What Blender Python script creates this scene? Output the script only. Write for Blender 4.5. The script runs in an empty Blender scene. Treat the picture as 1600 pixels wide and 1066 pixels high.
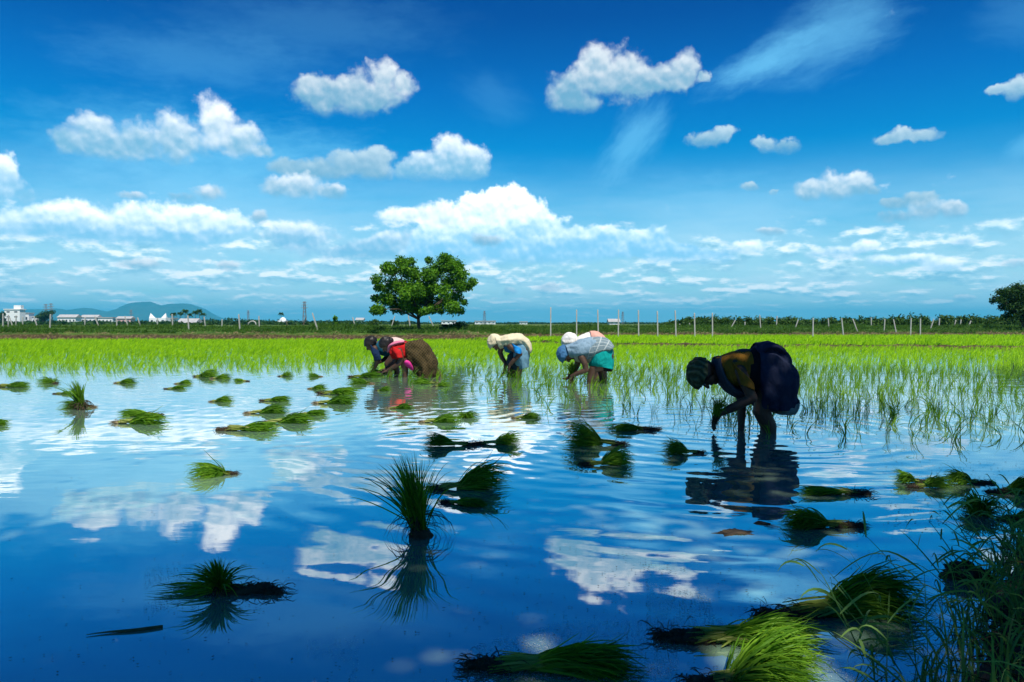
import bpy, math, random
import numpy as np
from mathutils import Vector, Matrix

rng = np.random.default_rng(7)
random.seed(7)
SC = bpy.context.scene
COL = SC.collection
PI = math.pi

# ------------------------------------------------------------------ camera
FPX = 1200.0                      # focal length in pixels of a 1600 px wide picture
CAMH = 0.92                       # eye height above the water
HZ = 506.0                        # row of the horizon
PITCH = math.atan((533.0 - HZ) / FPX)
cam_d = bpy.data.cameras.new('camera')
cam_d.sensor_width = 36.0
cam_d.lens = 36.0 * FPX / 1600.0
cam_d.clip_start = 0.05
cam_d.clip_end = 30000.0
cam = bpy.data.objects.new('camera', cam_d)
cam.location = (0, 0, CAMH)
cam.rotation_euler = (PI / 2 - PITCH, 0, 0)
COL.objects.link(cam)
SC.camera = cam
CP, SP = math.cos(PITCH), math.sin(PITCH)


def ray(px, py):
    x, u = (px - 800.0) / FPX, (533.0 - py) / FPX
    return np.array([x, CP + u * SP, u * CP - SP])


def on_water(px, py, z=0.0):
    d = ray(px, py)
    t = (z - CAMH) / d[2]
    return np.array([0, 0, CAMH]) + d * t


def at_depth(px, py, y):
    d = ray(px, py)
    return np.array([0, 0, CAMH]) + d * (y / d[1])


def to_px(P):
    P = np.asarray(P, float)
    x, y, z = P[..., 0], P[..., 1], P[..., 2] - CAMH
    dep = y * CP - z * SP
    up = y * SP + z * CP
    return 800 + FPX * x / dep, 533 - FPX * up / dep


# ------------------------------------------------------------------ object helpers
def tag(o, label=None, cat=None, group=None, kind=None):
    if label: o['label'] = label
    if cat: o['category'] = cat
    if group: o['group'] = group
    if kind: o['kind'] = kind
    return o


def thing(name, label, cat, loc=(0, 0, 0), rz=0.0, group=None):
    o = bpy.data.objects.new(name, None)
    o.empty_display_size = 0.1
    o.location = tuple(float(v) for v in loc)
    o.rotation_euler = (0, 0, rz)
    COL.objects.link(o)
    return tag(o, label, cat, group)


def mesh_from(name, V, F, smooth=False):
    me = bpy.data.meshes.new(name)
    V = np.asarray(V, np.float32).reshape(-1, 3)
    if isinstance(F, np.ndarray):
        k = F.shape[1]
        me.vertices.add(len(V)); me.vertices.foreach_set('co', V.ravel())
        me.loops.add(F.size); me.loops.foreach_set('vertex_index', F.astype(np.int32).ravel())
        me.polygons.add(len(F))
        me.polygons.foreach_set('loop_start', np.arange(0, F.size, k, dtype=np.int32))
        me.polygons.foreach_set('loop_total', np.full(len(F), k, np.int32))
        me.update(calc_edges=True)
    else:
        me.from_pydata([tuple(map(float, v)) for v in V], [], [tuple(int(i) for i in f) for f in F])
        me.update()
    me.polygons.foreach_set('use_smooth', np.full(len(me.polygons), smooth))
    return me


def link(name, me, mat, parent=None):
    if mat is not None and not me.materials:
        me.materials.append(mat)
    o = bpy.data.objects.new(name, me)
    COL.objects.link(o)
    if parent is not None: o.parent = parent
    return o


class MB:
    """collects verts / faces and links them as one mesh object"""
    def __init__(s): s.V, s.F, s.n = [], [], 0

    def add(s, V, F):
        V = np.asarray(V, float)
        s.V.append(V)
        s.F += [tuple(int(i) + s.n for i in f) for f in F]
        s.n += len(V)
        return s

    def box(s, x0, x1, y0, y1, z0, z1):
        V = [(x, y, z) for z in (z0, z1) for y in (y0, y1) for x in (x0, x1)]
        return s.add(V, [(0, 2, 3, 1), (4, 5, 7, 6), (0, 1, 5, 4), (2, 6, 7, 3), (0, 4, 6, 2), (1, 3, 7, 5)])

    def tube(s, pts, rad, n=8, cap=True):
        pts = np.asarray(pts, float); rad = np.broadcast_to(np.asarray(rad, float), (len(pts),))
        V = []; prev = None
        for i, p in enumerate(pts):
            t = pts[min(i + 1, len(pts) - 1)] - pts[max(i - 1, 0)]
            t = t / (np.linalg.norm(t) + 1e-9)
            a = prev if prev is not None else (np.array([1., 0, 0]) if abs(t[0]) < .8 else np.array([0, 1., 0]))
            a = a - t * a.dot(t); a /= np.linalg.norm(a) + 1e-9
            prev = a; b = np.cross(t, a)
            for k in range(n):
                w = 2 * PI * k / n
                V.append(p + rad[i] * (a * math.cos(w) + b * math.sin(w)))
        F = []
        for i in range(len(pts) - 1):
            for k in range(n):
                F.append((i * n + k, i * n + (k + 1) % n, (i + 1) * n + (k + 1) % n, (i + 1) * n + k))
        if cap:
            F.append(tuple(range(n - 1, -1, -1))); F.append(tuple(range((len(pts) - 1) * n, len(pts) * n)))
        return s.add(V, F)

    def capsule(s, p1, r1, p2, r2, n=12):
        p1, p2 = np.asarray(p1, float), np.asarray(p2, float)
        t = p2 - p1; L = np.linalg.norm(t); t = t / (L + 1e-9)
        pts, rad = [], []
        for w in (-80, -55, -25): pts.append(p1 + t * r1 * math.sin(math.radians(w))); rad.append(r1 * math.cos(math.radians(w)))
        for w in (0,): pts.append(p1); rad.append(r1)
        pts.append((p1 + p2) / 2); rad.append((r1 + r2) / 2)
        for w in (0, 25, 55, 80): pts.append(p2 + t * r2 * math.sin(math.radians(w))); rad.append(r2 * math.cos(math.radians(w)))
        return s.tube(pts, rad, n)

    def chain(s, pts, rads, n=12):
        for i in range(len(pts) - 1): s.capsule(pts[i], rads[i], pts[i + 1], rads[i + 1], n)
        return s

    def ellipsoid(s, c, ax, ay, az, nu=20, nv=12):
        c = np.asarray(c, float); A = [np.asarray(v, float) for v in (ax, ay, az)]
        V = [c - A[2]]
        for j in range(1, nv):
            ph = -PI / 2 + PI * j / nv
            for i in range(nu):
                th = 2 * PI * i / nu
                V.append(c + A[0] * math.cos(ph) * math.cos(th) + A[1] * math.cos(ph) * math.sin(th) + A[2] * math.sin(ph))
        V.append(c + A[2]); e = len(V) - 1
        F = [(0, 1 + (i + 1) % nu, 1 + i) for i in range(nu)]
        for j in range(nv - 2):
            for i in range(nu):
                a = 1 + j * nu
                F.append((a + i, a + (i + 1) % nu, a + nu + (i + 1) % nu, a + nu + i))
        a = 1 + (nv - 2) * nu
        F += [(a + i, a + (i + 1) % nu, e) for i in range(nu)]
        return s.add(V, F)

    def mesh(s, name, smooth=False):
        return mesh_from(name, np.concatenate(s.V) if s.V else np.zeros((0, 3)), s.F, smooth)

    def build(s, name, mat, parent=None, smooth=False):
        return link(name, s.mesh(name, smooth), mat, parent)


def nrm(v): 
    v = np.asarray(v, float)
    return v / (np.linalg.norm(v, axis=-1, keepdims=True) + 1e-9)


def blades(P0, P1, P2, P3, w0, levels=5, tip=0.12, side=None, r=None):
    """tapered leaf strips along cubic Bezier curves; P* are (N,3), w0 (N,) full width"""
    r = r if r is not None else rng
    N = len(P0)
    t = np.linspace(0, 1, levels + 1)[None, :, None]
    C = (1 - t) ** 3 * P0[:, None] + 3 * (1 - t) ** 2 * t * P1[:, None] + 3 * (1 - t) * t ** 2 * P2[:, None] + t ** 3 * P3[:, None]
    T = nrm(np.gradient(C, axis=1))
    if side is None:
        side = r.normal(size=(N, 3)); side[:, 2] *= .5
    S = nrm(np.cross(T, side[:, None, :]))
    tt = np.linspace(0, 1, levels + 1)
    prof = np.minimum(1.0, .45 + 2.2 * tt) * (1 - tt ** 2.2) + tip * tt
    hw = (np.asarray(w0)[:, None] * .5 * prof[None, :])[..., None]
    V = np.stack([C - S * hw, C + S * hw], axis=2).reshape(N, (levels + 1) * 2, 3)
    base = (np.arange(N) * (levels + 1) * 2)[:, None, None]
    q = np.array([[2 * i, 2 * i + 1, 2 * i + 3, 2 * i + 2] for i in range(levels)])[None]
    return V.reshape(-1, 3), (base + q).reshape(-1, 4)


def vnoise(P, seed=0, octaves=3):
    """cheap smooth pseudo noise for arrays (N,3) or (N,2), about -1..1"""
    rr = np.random.default_rng(seed)
    P = np.asarray(P, float); out = 0; a = 1.0; f = 1.0; tot = 0
    for _ in range(octaves):
        v = 0
        for _k in range(4):
            d = rr.normal(size=P.shape[-1]); d /= np.linalg.norm(d)
            v = v + np.sin(P @ d * f * 2.2 + rr.uniform(0, 6.28))
        out = out + a * v / 2.4; tot += a; a *= .5; f *= 2.1
    return out / tot


# ------------------------------------------------------------------ node helpers
class NT:
    def __init__(s, tree): s.t = tree; s.n = tree.nodes; s.l = tree.links

    def node(s, typ, **kw):
        nd = s.n.new(typ)
        for k, v in kw.items(): setattr(nd, k, v)
        return nd

    def put(s, sock, v):
        if isinstance(v, bpy.types.NodeSocket): s.l.new(v, sock)
        elif v is not None:
            try: sock.default_value = v
            except Exception: sock.default_value = (*v, 1.0)

    def m(s, op, a, b=None, c=None, clamp=False):
        nd = s.node('ShaderNodeMath', operation=op, use_clamp=clamp)
        for i, v in enumerate((a, b, c)):
            if v is not None: s.put(nd.inputs[i], v)
        return nd.outputs[0]

    def vm(s, op, a, b=None, c=None, scale=None):
        nd = s.node('ShaderNodeVectorMath', operation=op)
        for i, v in enumerate((a, b, c)):
            if v is not None: s.put(nd.inputs[i], v)
        if scale is not None: s.put(nd.inputs['Scale'], scale)
        return nd.outputs['Value'] if op in ('LENGTH', 'DOT_PRODUCT', 'DISTANCE') else nd.outputs['Vector']

    def rng(s, v, a, b, c=0.0, d=1.0, smooth=True):
        nd = s.node('ShaderNodeMapRange', interpolation_type='SMOOTHSTEP' if smooth else 'LINEAR', clamp=True)
        s.put(nd.inputs[0], v)
        for i, x in enumerate((a, b, c, d)): s.put(nd.inputs[1 + i], x)
        return nd.outputs[0]

    def mix(s, f, a, b, mode='MIX'):
        nd = s.node('ShaderNodeMix', data_type='RGBA', blend_type=mode)
        s.put(nd.inputs['Factor'], f); s.put(nd.inputs[6], a); s.put(nd.inputs[7], b)
        return nd.outputs[2]

    def noise(s, vec, scale, detail=3, rough=.5, dims='3D', dist=0.0):
        nd = s.node('ShaderNodeTexNoise', noise_dimensions=dims)
        if vec is not None: s.put(nd.inputs['Vector'], vec)
        nd.inputs['Scale'].default_value = scale; nd.inputs['Detail'].default_value = detail
        nd.inputs['Roughness'].default_value = rough; nd.inputs['Distortion'].default_value = dist
        return nd.outputs['Fac'], nd.outputs['Color']

    def ramp(s, f, stops):
        nd = s.node('ShaderNodeValToRGB'); s.put(nd.inputs[0], f)
        e = nd.color_ramp.elements
        while len(e) > 1: e.remove(e[-1])
        e[0].position = stops[0][0]; e[0].color = (*stops[0][1], 1)
        for p, c in stops[1:]:
            x = e.new(p); x.color = (*c, 1)
        return nd.outputs[0]


def material(name):
    mt = bpy.data.materials.new(name); mt.use_nodes = True
    mt.node_tree.nodes.clear()
    t = NT(mt.node_tree)
    out = t.node('ShaderNodeOutputMaterial')
    return mt, t, out


def mat_leaf(name, stops, transl=.45, rough=.5, per='island', bumpy=None):
    mt, t, out = material(name)
    g = t.node('ShaderNodeNewGeometry')
    rnd = g.outputs['Random Per Island']
    oi = t.node('ShaderNodeObjectInfo').outputs['Random']
    tex = t.node('ShaderNodeTexCoord').outputs['Object']
    nz, _ = t.noise(g.outputs['Position'], .55, 2)
    nz2, _ = t.noise(g.outputs['Position'], 5.0, 1)
    f = t.m('ADD', t.m('MULTIPLY', rnd, .5), t.m('ADD', t.m('MULTIPLY_ADD', nz2, .7, -.28), t.m('MULTIPLY_ADD', nz, .55, -.13)), clamp=True)
    col = t.ramp(f, stops)
    p = t.node('ShaderNodeBsdfPrincipled')
    t.put(p.inputs['Base Color'], col); p.inputs['Roughness'].default_value = rough
    p.inputs['Specular IOR Level'].default_value = .15
    tr = t.node('ShaderNodeBsdfTranslucent')
    t.put(tr.inputs['Color'], t.mix(1.0, col, (1.05, 1.15, .5, 1), 'MULTIPLY'))
    ms = t.node('ShaderNodeMixShader'); ms.inputs[0].default_value = transl
    t.l.new(p.outputs[0], ms.inputs[1]); t.l.new(tr.outputs[0], ms.inputs[2])
    t.l.new(ms.outputs[0], out.inputs['Surface'])
    return mt


def mat_solid(name, a, b=None, scale=6.0, rough=.8, bump=0.0, detail=5, spec=.3):
    mt, t, out = material(name)
    tex = t.node('ShaderNodeTexCoord').outputs['Object']
    nz, _ = t.noise(tex, scale, detail, .6)
    col = t.ramp(nz, [(.3, a), (.7, b if b else tuple(c * .75 for c in a))])
    p = t.node('ShaderNodeBsdfPrincipled')
    t.put(p.inputs['Base Color'], col); p.inputs['Roughness'].default_value = rough
    p.inputs['Specular IOR Level'].default_value = spec
    if bump:
        b_ = t.node('ShaderNodeBump'); b_.inputs['Strength'].default_value = 1; b_.inputs['Distance'].default_value = bump
        t.put(b_.inputs['Height'], nz); t.l.new(b_.outputs[0], p.inputs['Normal'])
    t.l.new(p.outputs[0], out.inputs['Surface'])
    return mt
# ------------------------------------------------------------------ sun and sky
SUN_EL, SUN_AZ = math.radians(62), math.radians(157)     # azimuth from +Y towards +X: behind the camera, to its right
sun_d = bpy.data.lights.new('sun', 'SUN')
sun_d.energy = 4.6; sun_d.angle = math.radians(.53); sun_d.color = (1, .955, .86)
sun = bpy.data.objects.new('sun', sun_d)
sv = Vector((math.sin(SUN_AZ) * math.cos(SUN_EL), math.cos(SUN_AZ) * math.cos(SUN_EL), math.sin(SUN_EL)))
sun.rotation_euler = sv.to_track_quat('Z', 'Y').to_euler()
sun.location = sv * 60
COL.objects.link(sun)

world = bpy.data.worlds.new('World'); SC.world = world; world.use_nodes = True
world.node_tree.nodes.clear()
w = NT(world.node_tree)
wout = w.node('ShaderNodeOutputWorld'); bg = w.node('ShaderNodeBackground')
w.l.new(bg.outputs[0], wout.inputs['Surface'])
bg.inputs['Strength'].default_value = .1
sky = w.node('ShaderNodeTexSky', sky_type='NISHITA')
sky.sun_disc = False; sky.sun_elevation = SUN_EL; sky.sun_rotation = SUN_AZ
sky.altitude = 200; sky.air_density = 1.0; sky.dust_density = .6; sky.ozone_density = 2.5
D = w.node('ShaderNodeTexCoord').outputs['Generated']
sx = w.node('ShaderNodeSeparateXYZ'); w.put(sx.inputs[0], D)
DX, DY, DZ = sx.outputs
DEG = 180 / PI
az = w.m('MULTIPLY', w.m('ARCTAN2', DX, DY), DEG)
el = w.m('MULTIPLY', w.m('ARCSINE', DZ), DEG)
cq = w.node('ShaderNodeCombineXYZ'); w.put(cq.inputs[0], az); w.put(cq.inputs[1], el)
Q = cq.outputs[0]


def sph(px, py):
    d = ray(px, py); d /= np.linalg.norm(d)
    return math.degrees(math.atan2(d[0], d[1])), math.degrees(math.asin(d[2]))


PPD = FPX * PI / 180      # pixels per degree on the axis

# domain warp for ragged cumulus outlines
elk = w.rng(el, 2, 16, .45, 1.0, False)
_, n1 = w.noise(Q, .42, 5, .58)
wv = w.vm('SCALE', w.vm('SUBTRACT', n1, (.5, .5, .5)), scale=w.m('MULTIPLY', elk, 1.5))
_, n2 = w.noise(Q, 1.9, 4, .6)
wv2 = w.vm('SCALE', w.vm('SUBTRACT', n2, (.5, .5, .5)), scale=w.m('MULTIPLY', elk, .55))
QW = w.vm('ADD', Q, w.vm('ADD', wv, wv2))


def voro(vec):
    nd = w.node('ShaderNodeTexVoronoi', feature='SMOOTH_F1', voronoi_dimensions='2D')
    w.put(nd.inputs['Vector'], vec)
    nd.inputs['Scale'].default_value = .52; nd.inputs['Detail'].default_value = 2.2
    nd.inputs['Roughness'].default_value = .5; nd.inputs['Smoothness'].default_value = .6
    return nd.outputs['Distance']


QB = w.vm('ADD', Q, w.vm('SCALE', wv, scale=.5))
b0 = voro(QB)
b1 = voro(w.vm('ADD', QB, (.10, .30, 0)))
relief = w.m('MULTIPLY', w.m('SUBTRACT', b1, b0), 1.0)         # lit from above: positive where a billow turns up
edge = w.m('MULTIPLY', w.m('SUBTRACT', b0, .40), .46)
fine, _ = w.noise(QB, 2.6, 5, .65)
finec = w.m('SUBTRACT', fine, .5)

# clear sky: the Nishita sky, deepened the way a polarised, saturated picture is
hs = w.node('ShaderNodeHueSaturation'); w.put(hs.inputs['Color'], sky.outputs[0])
hs.inputs['Saturation'].default_value = 1.22; hs.inputs['Hue'].default_value = .497
grad = w.ramp(w.m('DIVIDE', el, 30.0, clamp=True), [(0, (.36, .84, .97)), (.12, (.22, .84, 1.0)), (.30, (.04, .76, 1.0)), (.42, (0, .64, .95)), (.55, (0, .47, .88)), (.72, (0, .26, .66)), (1, (0, .2, .55))])
col = w.mix(1.0, hs.outputs[0], grad, 'MULTIPLY')
W10 = lambda c: tuple(x * 10 for x in c)

# thin high streaks
def streak(col, p, q, wid, amount, seed):
    a0, e0 = sph(*p); a1, e1 = sph(*q)
    L = math.hypot(a1 - a0, e1 - e0); th = math.atan2(e1 - e0, a1 - a0)
    v = w.vm('SUBTRACT', QB, ((a0 + a1) / 2, (e0 + e1) / 2, 0))
    r = w.node('ShaderNodeVectorRotate', rotation_type='Z_AXIS'); w.put(r.inputs['Vector'], v); r.inputs['Angle'].default_value = -th
    u = w.vm('MULTIPLY', r.outputs[0], (2 / L, 2 * PPD / wid, 0))
    n, _ = w.noise(w.vm('MULTIPLY_ADD', r.outputs[0], (.34, 1.0, 0), (seed, seed, 0)), 1.0, 6, .66)
    f = w.m('ADD', w.m('SUBTRACT', 1.0, w.vm('LENGTH', u)), w.m('MULTIPLY_ADD', n, 1.1, -.55))
    f = w.rng(f, -.05, .95, 0, amount)
    return w.mix(f, col, W10((.13, .46, .74)))


for p, q, wd, am, sd in [((-60, 340), (640, 300), 290, .72, 12), ((250, 250), (620, 230), 90, .35, 13), ((1080, 150), (1310, 35), 62, .72, 1), ((1150, 120), (1420, 10), 120, .34, 21), ((1050, 140), (930, 300), 85, .6, 2), ((1200, 60), (1440, 10), 120, .36, 3),
                         ((20, 60), (560, 110), 100, .2, 4), ((200, 20), (760, 40), 120, .14, 5), ((-40, 190), (460, 240), 150, .4, 6),
                         ((900, 330), (1420, 330), 150, .42, 7), ((420, 330), (900, 300), 170, .26, 8), ((1560, 250), (1660, 200), 40, .4, 9),
                         ((1500, 20), (1700, 30), 90, .15, 10), ((700, 120), (840, 180), 90, .12, 11)]:
    col = streak(col, p, q, wd, am, sd)

# rows of small far cumulus towards the horizon: a flat cloud deck seen in perspective
dz = w.m('MAXIMUM', w.m('ADD', DZ, .04), .02)
cp = w.node('ShaderNodeCombineXYZ'); w.put(cp.inputs[0], w.m('DIVIDE', DX, dz)); w.put(cp.inputs[1], w.m('DIVIDE', DY, dz))
PD = cp.outputs[0]
le = w.m('MULTIPLY', w.m('LOGARITHM', w.m('ADD', w.m('MAXIMUM', el, 0.0), 1.6), math.e), 6.5)
c2_ = w.node('ShaderNodeCombineXYZ'); w.put(c2_.inputs[0], w.m('MULTIPLY', az, .40)); w.put(c2_.inputs[1], le)
PD = c2_.outputs[0]
d1, _ = w.noise(PD, .62, 6, .56, dist=.0)
d2, _ = w.noise(w.vm('ADD', PD, (0, .35, 0)), .62, 4, .56, dist=.0)
cov = w.rng(el, 5.5, 9.5, -.02, .24, False)
cov = w.m('ADD', cov, w.rng(el, .5, 2.5, .06, 0.0, False))
df = w.m('SUBTRACT', d1, cov)
da = w.m('MULTIPLY', w.rng(df, .44, .61), w.rng(el, .2, 2.2, .45, .85))
lit = w.m('ADD', w.rng(w.m('SUBTRACT', d1, d2), -.10, .12, 0, 1), w.m('MULTIPLY', relief, .8), clamp=True)
dc = w.ramp(lit, [(0, (.24, .50, .66)), (.5, (.50, .74, .84)), (1, (.98, 1.02, 1.02))])
# pale veil low in the sky
vn, _ = w.noise(w.vm('MULTIPLY', Q, (.10, .5, 0)), 1.0, 4, .55)
veil = w.m('MULTIPLY', w.rng(el, 1, 13, .80, 0.0), w.m('MULTIPLY_ADD', vn, 1.7, .12), clamp=True)
col = w.mix(veil, col, W10((.50, .72, .83)))
col = w.mix(da, col, w.mix(1.0, dc, (10, 10, 10, 1), 'MULTIPLY'))

# cumulus clouds: each is a set of ellipses (centre and radii in photo rows/columns turned into directions) with a flat base
def cloud(col, blobs, base, top, grow=1.0, soft=.56, op=.97, shade=(.17, .41, .60), tint=(.93, .96, .98), bright=1.0, baseblur=14, rel=.45):
    F = None
    for (cx, cy, rx, ry) in blobs:
        a, e = sph(cx, cy); k = 1 / PPD
        c = math.cos(math.atan((cx - 800) / FPX))
        rx_, ry_ = rx * k * c * c * grow, ry * k * c * grow
        v = w.vm('MULTIPLY_ADD', QW, (1 / rx_, 1 / ry_, 0), (-a / rx_, -e / ry_, 0))
        d = w.vm('LENGTH', v)
        F = d if F is None else w.m('SMOOTH_MIN', F, d, .34)
    cx = blobs[0][0]
    eb, et = sph(cx, base)[1], sph(cx, top)[1]
    F = w.m('ADD', F, w.m('ADD', edge, w.m('MULTIPLY_ADD', finec, .42, -.14)))
    body = w.rng(F, 1.02 - soft, 1.08, 1, 0)
    elw = w.m('ADD', el, w.m('MULTIPLY', finec, .8))
    cut = w.rng(elw, eb - baseblur * .5 / PPD, eb + baseblur * 1.2 / PPD)
    a = w.m('MULTIPLY', w.m('MULTIPLY', body, cut), op)
    t = w.m('DIVIDE', w.m('SUBTRACT', el, eb), et - eb)
    L = w.m('ADD', w.m('MULTIPLY_ADD', t, .74, .02), w.m('ADD', w.m('MULTIPLY', relief, rel), w.m('MULTIPLY', finec, .18)))
    L = w.m('ADD', L, w.m('MULTIPLY', w.m('SUBTRACT', 1.0, F, clamp=True), -.12))
    L = w.rng(L, .0, .86, 0, 1)
    b = bright * 10
    c_ = w.mix(L, tuple(x * b for x in shade), tuple(x * b for x in tint))
    return w.mix(a, col, c_)


G = dict(shade=(.20, .44, .62), tint=(.62, .78, .86), bright=.82, op=.88, soft=.42)
CLOUDS = [
    # low bank across the middle
    ([(640, 338, 40, 14), (700, 340, 40, 20), (640, 385, 60, 22), (560, 395, 70, 18), (470, 370, 60, 22)], 412, 322, dict(bright=1.12, op=.97, grow=1.25, soft=.4)),
    ([(750, 328, 34, 24), (800, 330, 36, 30), (835, 352, 40, 22), (780, 372, 90, 36), (700, 385, 60, 26), (870, 385, 70, 26), (950, 378, 36, 22),
      (1005, 380, 34, 22), (1060, 396, 50, 16), (1110, 402, 34, 12)], 415, 304, dict(bright=1.32, soft=.24, grow=1.28)),
    # left bank
    ([(120, 345, 70, 32), (60, 350, 60, 28), (210, 348, 60, 26), (290, 345, 50, 24), (350, 350, 36, 18), (200, 366, 170, 18)], 382, 312, dict(bright=1.22, grow=1.25, soft=.4)),
    ([(2, 268, 26, 32), (16, 292, 30, 24), (40, 306, 26, 14), (-30, 290, 40, 50)], 322, 236, dict(bright=1.15, soft=.36)),
    ([(330, 302, 32, 16), (290, 312, 26, 10)], 318, 284, dict(bright=.9)),
    ([(206, 308, 26, 9)], 318, 298, dict(bright=.85, op=.85)),
    ([(406, 340, 15, 14)], 352, 326, dict(bright=.85, op=.85)),
    # grey cloud behind and its white neighbours
    ([(560, 258, 56, 26), (590, 248, 30, 20), (500, 268, 50, 20), (450, 262, 32, 16)], 288, 230, G),
    ([(430, 293, 34, 18), (470, 292, 40, 22), (515, 298, 28, 14)], 314, 268, dict(bright=.93)),
    ([(705, 243, 38, 34), (670, 258, 36, 24), (735, 252, 32, 30), (640, 270, 30, 14), (700, 266, 66, 20)], 284, 208, dict(bright=1.0, soft=.38)),
    # upper left
    ([(148, 208, 44, 32), (100, 222, 36, 22), (215, 222, 56, 34), (275, 218, 56, 40), (340, 192, 40, 42), (352, 176, 24, 26), (375, 218, 36, 30), (180, 228, 110, 26), (405, 236, 26, 10)], 258, 148, dict(bright=.95)),
    ([(505, 150, 46, 32), (555, 146, 46, 34), (597, 126, 28, 36), (632, 132, 24, 22), (490, 130, 24, 18), (585, 150, 50, 26)], 184, 86, dict(bright=.80, soft=.5)),
    # upper right
    ([(885, 140, 36, 34), (930, 112, 42, 44), (975, 118, 50, 44), (1010, 132, 36, 30), (1072, 112, 28, 32), (1040, 124, 36, 24), (1100, 122, 12, 10), (900, 160, 44, 18)], 180, 62, dict(bright=.80, soft=.5)),
    ([(1306, 290, 32, 26), (1268, 300, 28, 18), (1340, 292, 28, 20), (1364, 298, 14, 9), (1338, 276, 16, 14)], 319, 262, dict(bright=.92)),
    ([(1440, 312, 36, 14), (1400, 318, 30, 10)], 330, 292, G),
    ([(1444, 328, 40, 20), (1400, 338, 36, 12), (1488, 328, 28, 16)], 348, 304, dict(bright=.9)),
    ([(1430, 214, 42, 12), (1390, 220, 34, 12), (1415, 210, 24, 10)], 236, 198, G),
    ([(1108, 218, 34, 12), (1130, 208, 20, 12)], 234, 196, G),
    ([(1190, 222, 24, 12), (1230, 228, 28, 11)], 242, 208, G),
    ([(1173, 292, 22, 9)], 302, 282, G),
    ([(1590, 142, 22, 18), (1556, 142, 24, 9)], 160, 124, G),
    # small bright ones over the horizon on the right
    ([(1170, 386, 30, 11), (1140, 392, 24, 8)], 400, 375, dict(bright=1.25, grow=1.2)),
    ([(1205, 362, 26, 9)], 371, 352, dict(bright=.86, op=.9)),
    ([(1310, 396, 42, 11), (1350, 386, 18, 9)], 408, 378, dict(bright=1.2, grow=1.25)),
    ([(1395, 408, 42, 10), (1440, 404, 30, 8)], 420, 396, dict(bright=1.25, grow=1.25)),
    ([(1474, 414, 30, 14)], 430, 400, dict(bright=1.25, grow=1.25)),
    ([(1502, 378, 26, 9)], 388, 368, dict(bright=1.15, grow=1.2)),
    ([(1588, 412, 28, 9)], 422, 402, dict(bright=.98)),
    ([(855, 450, 26, 10), (795, 457, 14, 8)], 462, 440, dict(bright=.92, op=.9)),
    ([(1505, 468, 20, 6)], 475, 461, dict(bright=.92, op=.85)),
    ([(760, 376, 26, 14)], 390, 360, dict(bright=.78, op=.8, tint=(.8, .9, .95))),
    ([(215, 412, 46, 10), (355, 416, 26, 9)], 426, 402, dict(bright=.9, op=.85)),
    ([(1210, 300, 10, 6)], 308, 293, G),
]
for bl, ba, tp, kw in CLOUDS:
    col = cloud(col, bl, ba, tp, **kw)
w.put(bg.inputs['Color'], col)
world.cycles.sampling_method = 'MANUAL'
world.cycles.sample_map_resolution = 512

SC.view_settings.view_transform = 'Standard'
SC.view_settings.look = 'None'
SC.view_settings.gamma = 1.0
SC.view_settings.exposure = 0.5
SC.render.engine = 'CYCLES'
SC.cycles.max_bounces = 8
SC.cycles.transparent_max_bounces = 8
SC.cycles.caustics_reflective = False
SC.cycles.caustics_refractive = False
# ------------------------------------------------------------------ ground, water, bund
def interp(x, xs, ys): return np.interp(x, xs, ys)


def bank_line(x):   # waterline of the far bank
    return interp(x, [-60, -20, -2.5, 7, 60], [42.5, 42.6, 42.0, 52.5, 55])


DIKE = np.array([(-3.2, 42.5), (.9, 35.6), (4, 31.6), (18.4, 27.8), (34, 25.5)])


def seg_dist(X, Y, poly):
    best = np.full(X.shape, 1e9)
    for (x0, y0), (x1, y1) in zip(poly[:-1], poly[1:]):
        dx, dy = x1 - x0, y1 - y0
        t = np.clip(((X - x0) * dx + (Y - y0) * dy) / (dx * dx + dy * dy), 0, 1)
        best = np.minimum(best, np.hypot(X - x0 - t * dx, Y - y0 - t * dy))
    return best


def ground_z(X, Y):
    P = np.stack([X, Y], -1)
    n = vnoise(P * .8, 3) ; n2 = vnoise(P * 3.1, 5)
    d = Y - bank_line(X) + n * .55 + n2 * .18
    steep = interp(X, [-60, -3, 4, 60], [.36, .36, .2, .16])
    bank = -.12 + np.clip(d + .25, 0, .7) / .7 * (steep + .12) + np.clip(d - .6, 0, 6) / 6 * (.62 - steep)
    bank = bank + np.where(d > .2, .09 * n2, 0)
    far = np.clip((Y - 70) / 80, 0, 1)
    bank = bank * (1 - far) + .6 * far
    side = np.clip((np.abs(X) - 60) / 20, 0, 1)          # higher land well outside the picture
    bank = bank * (1 - side) + .6 * side
    back = np.clip((-Y - 6) / 6, 0, 1)
    bank = bank * (1 - back) + .5 * back
    dd = seg_dist(X, Y, DIKE)
    dike = -.12 + .25 * np.exp(-(dd / .42) ** 2) * (1 + .25 * n2)
    return np.where(d > 0, np.maximum(bank, dike), np.maximum(bank, dike))


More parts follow.
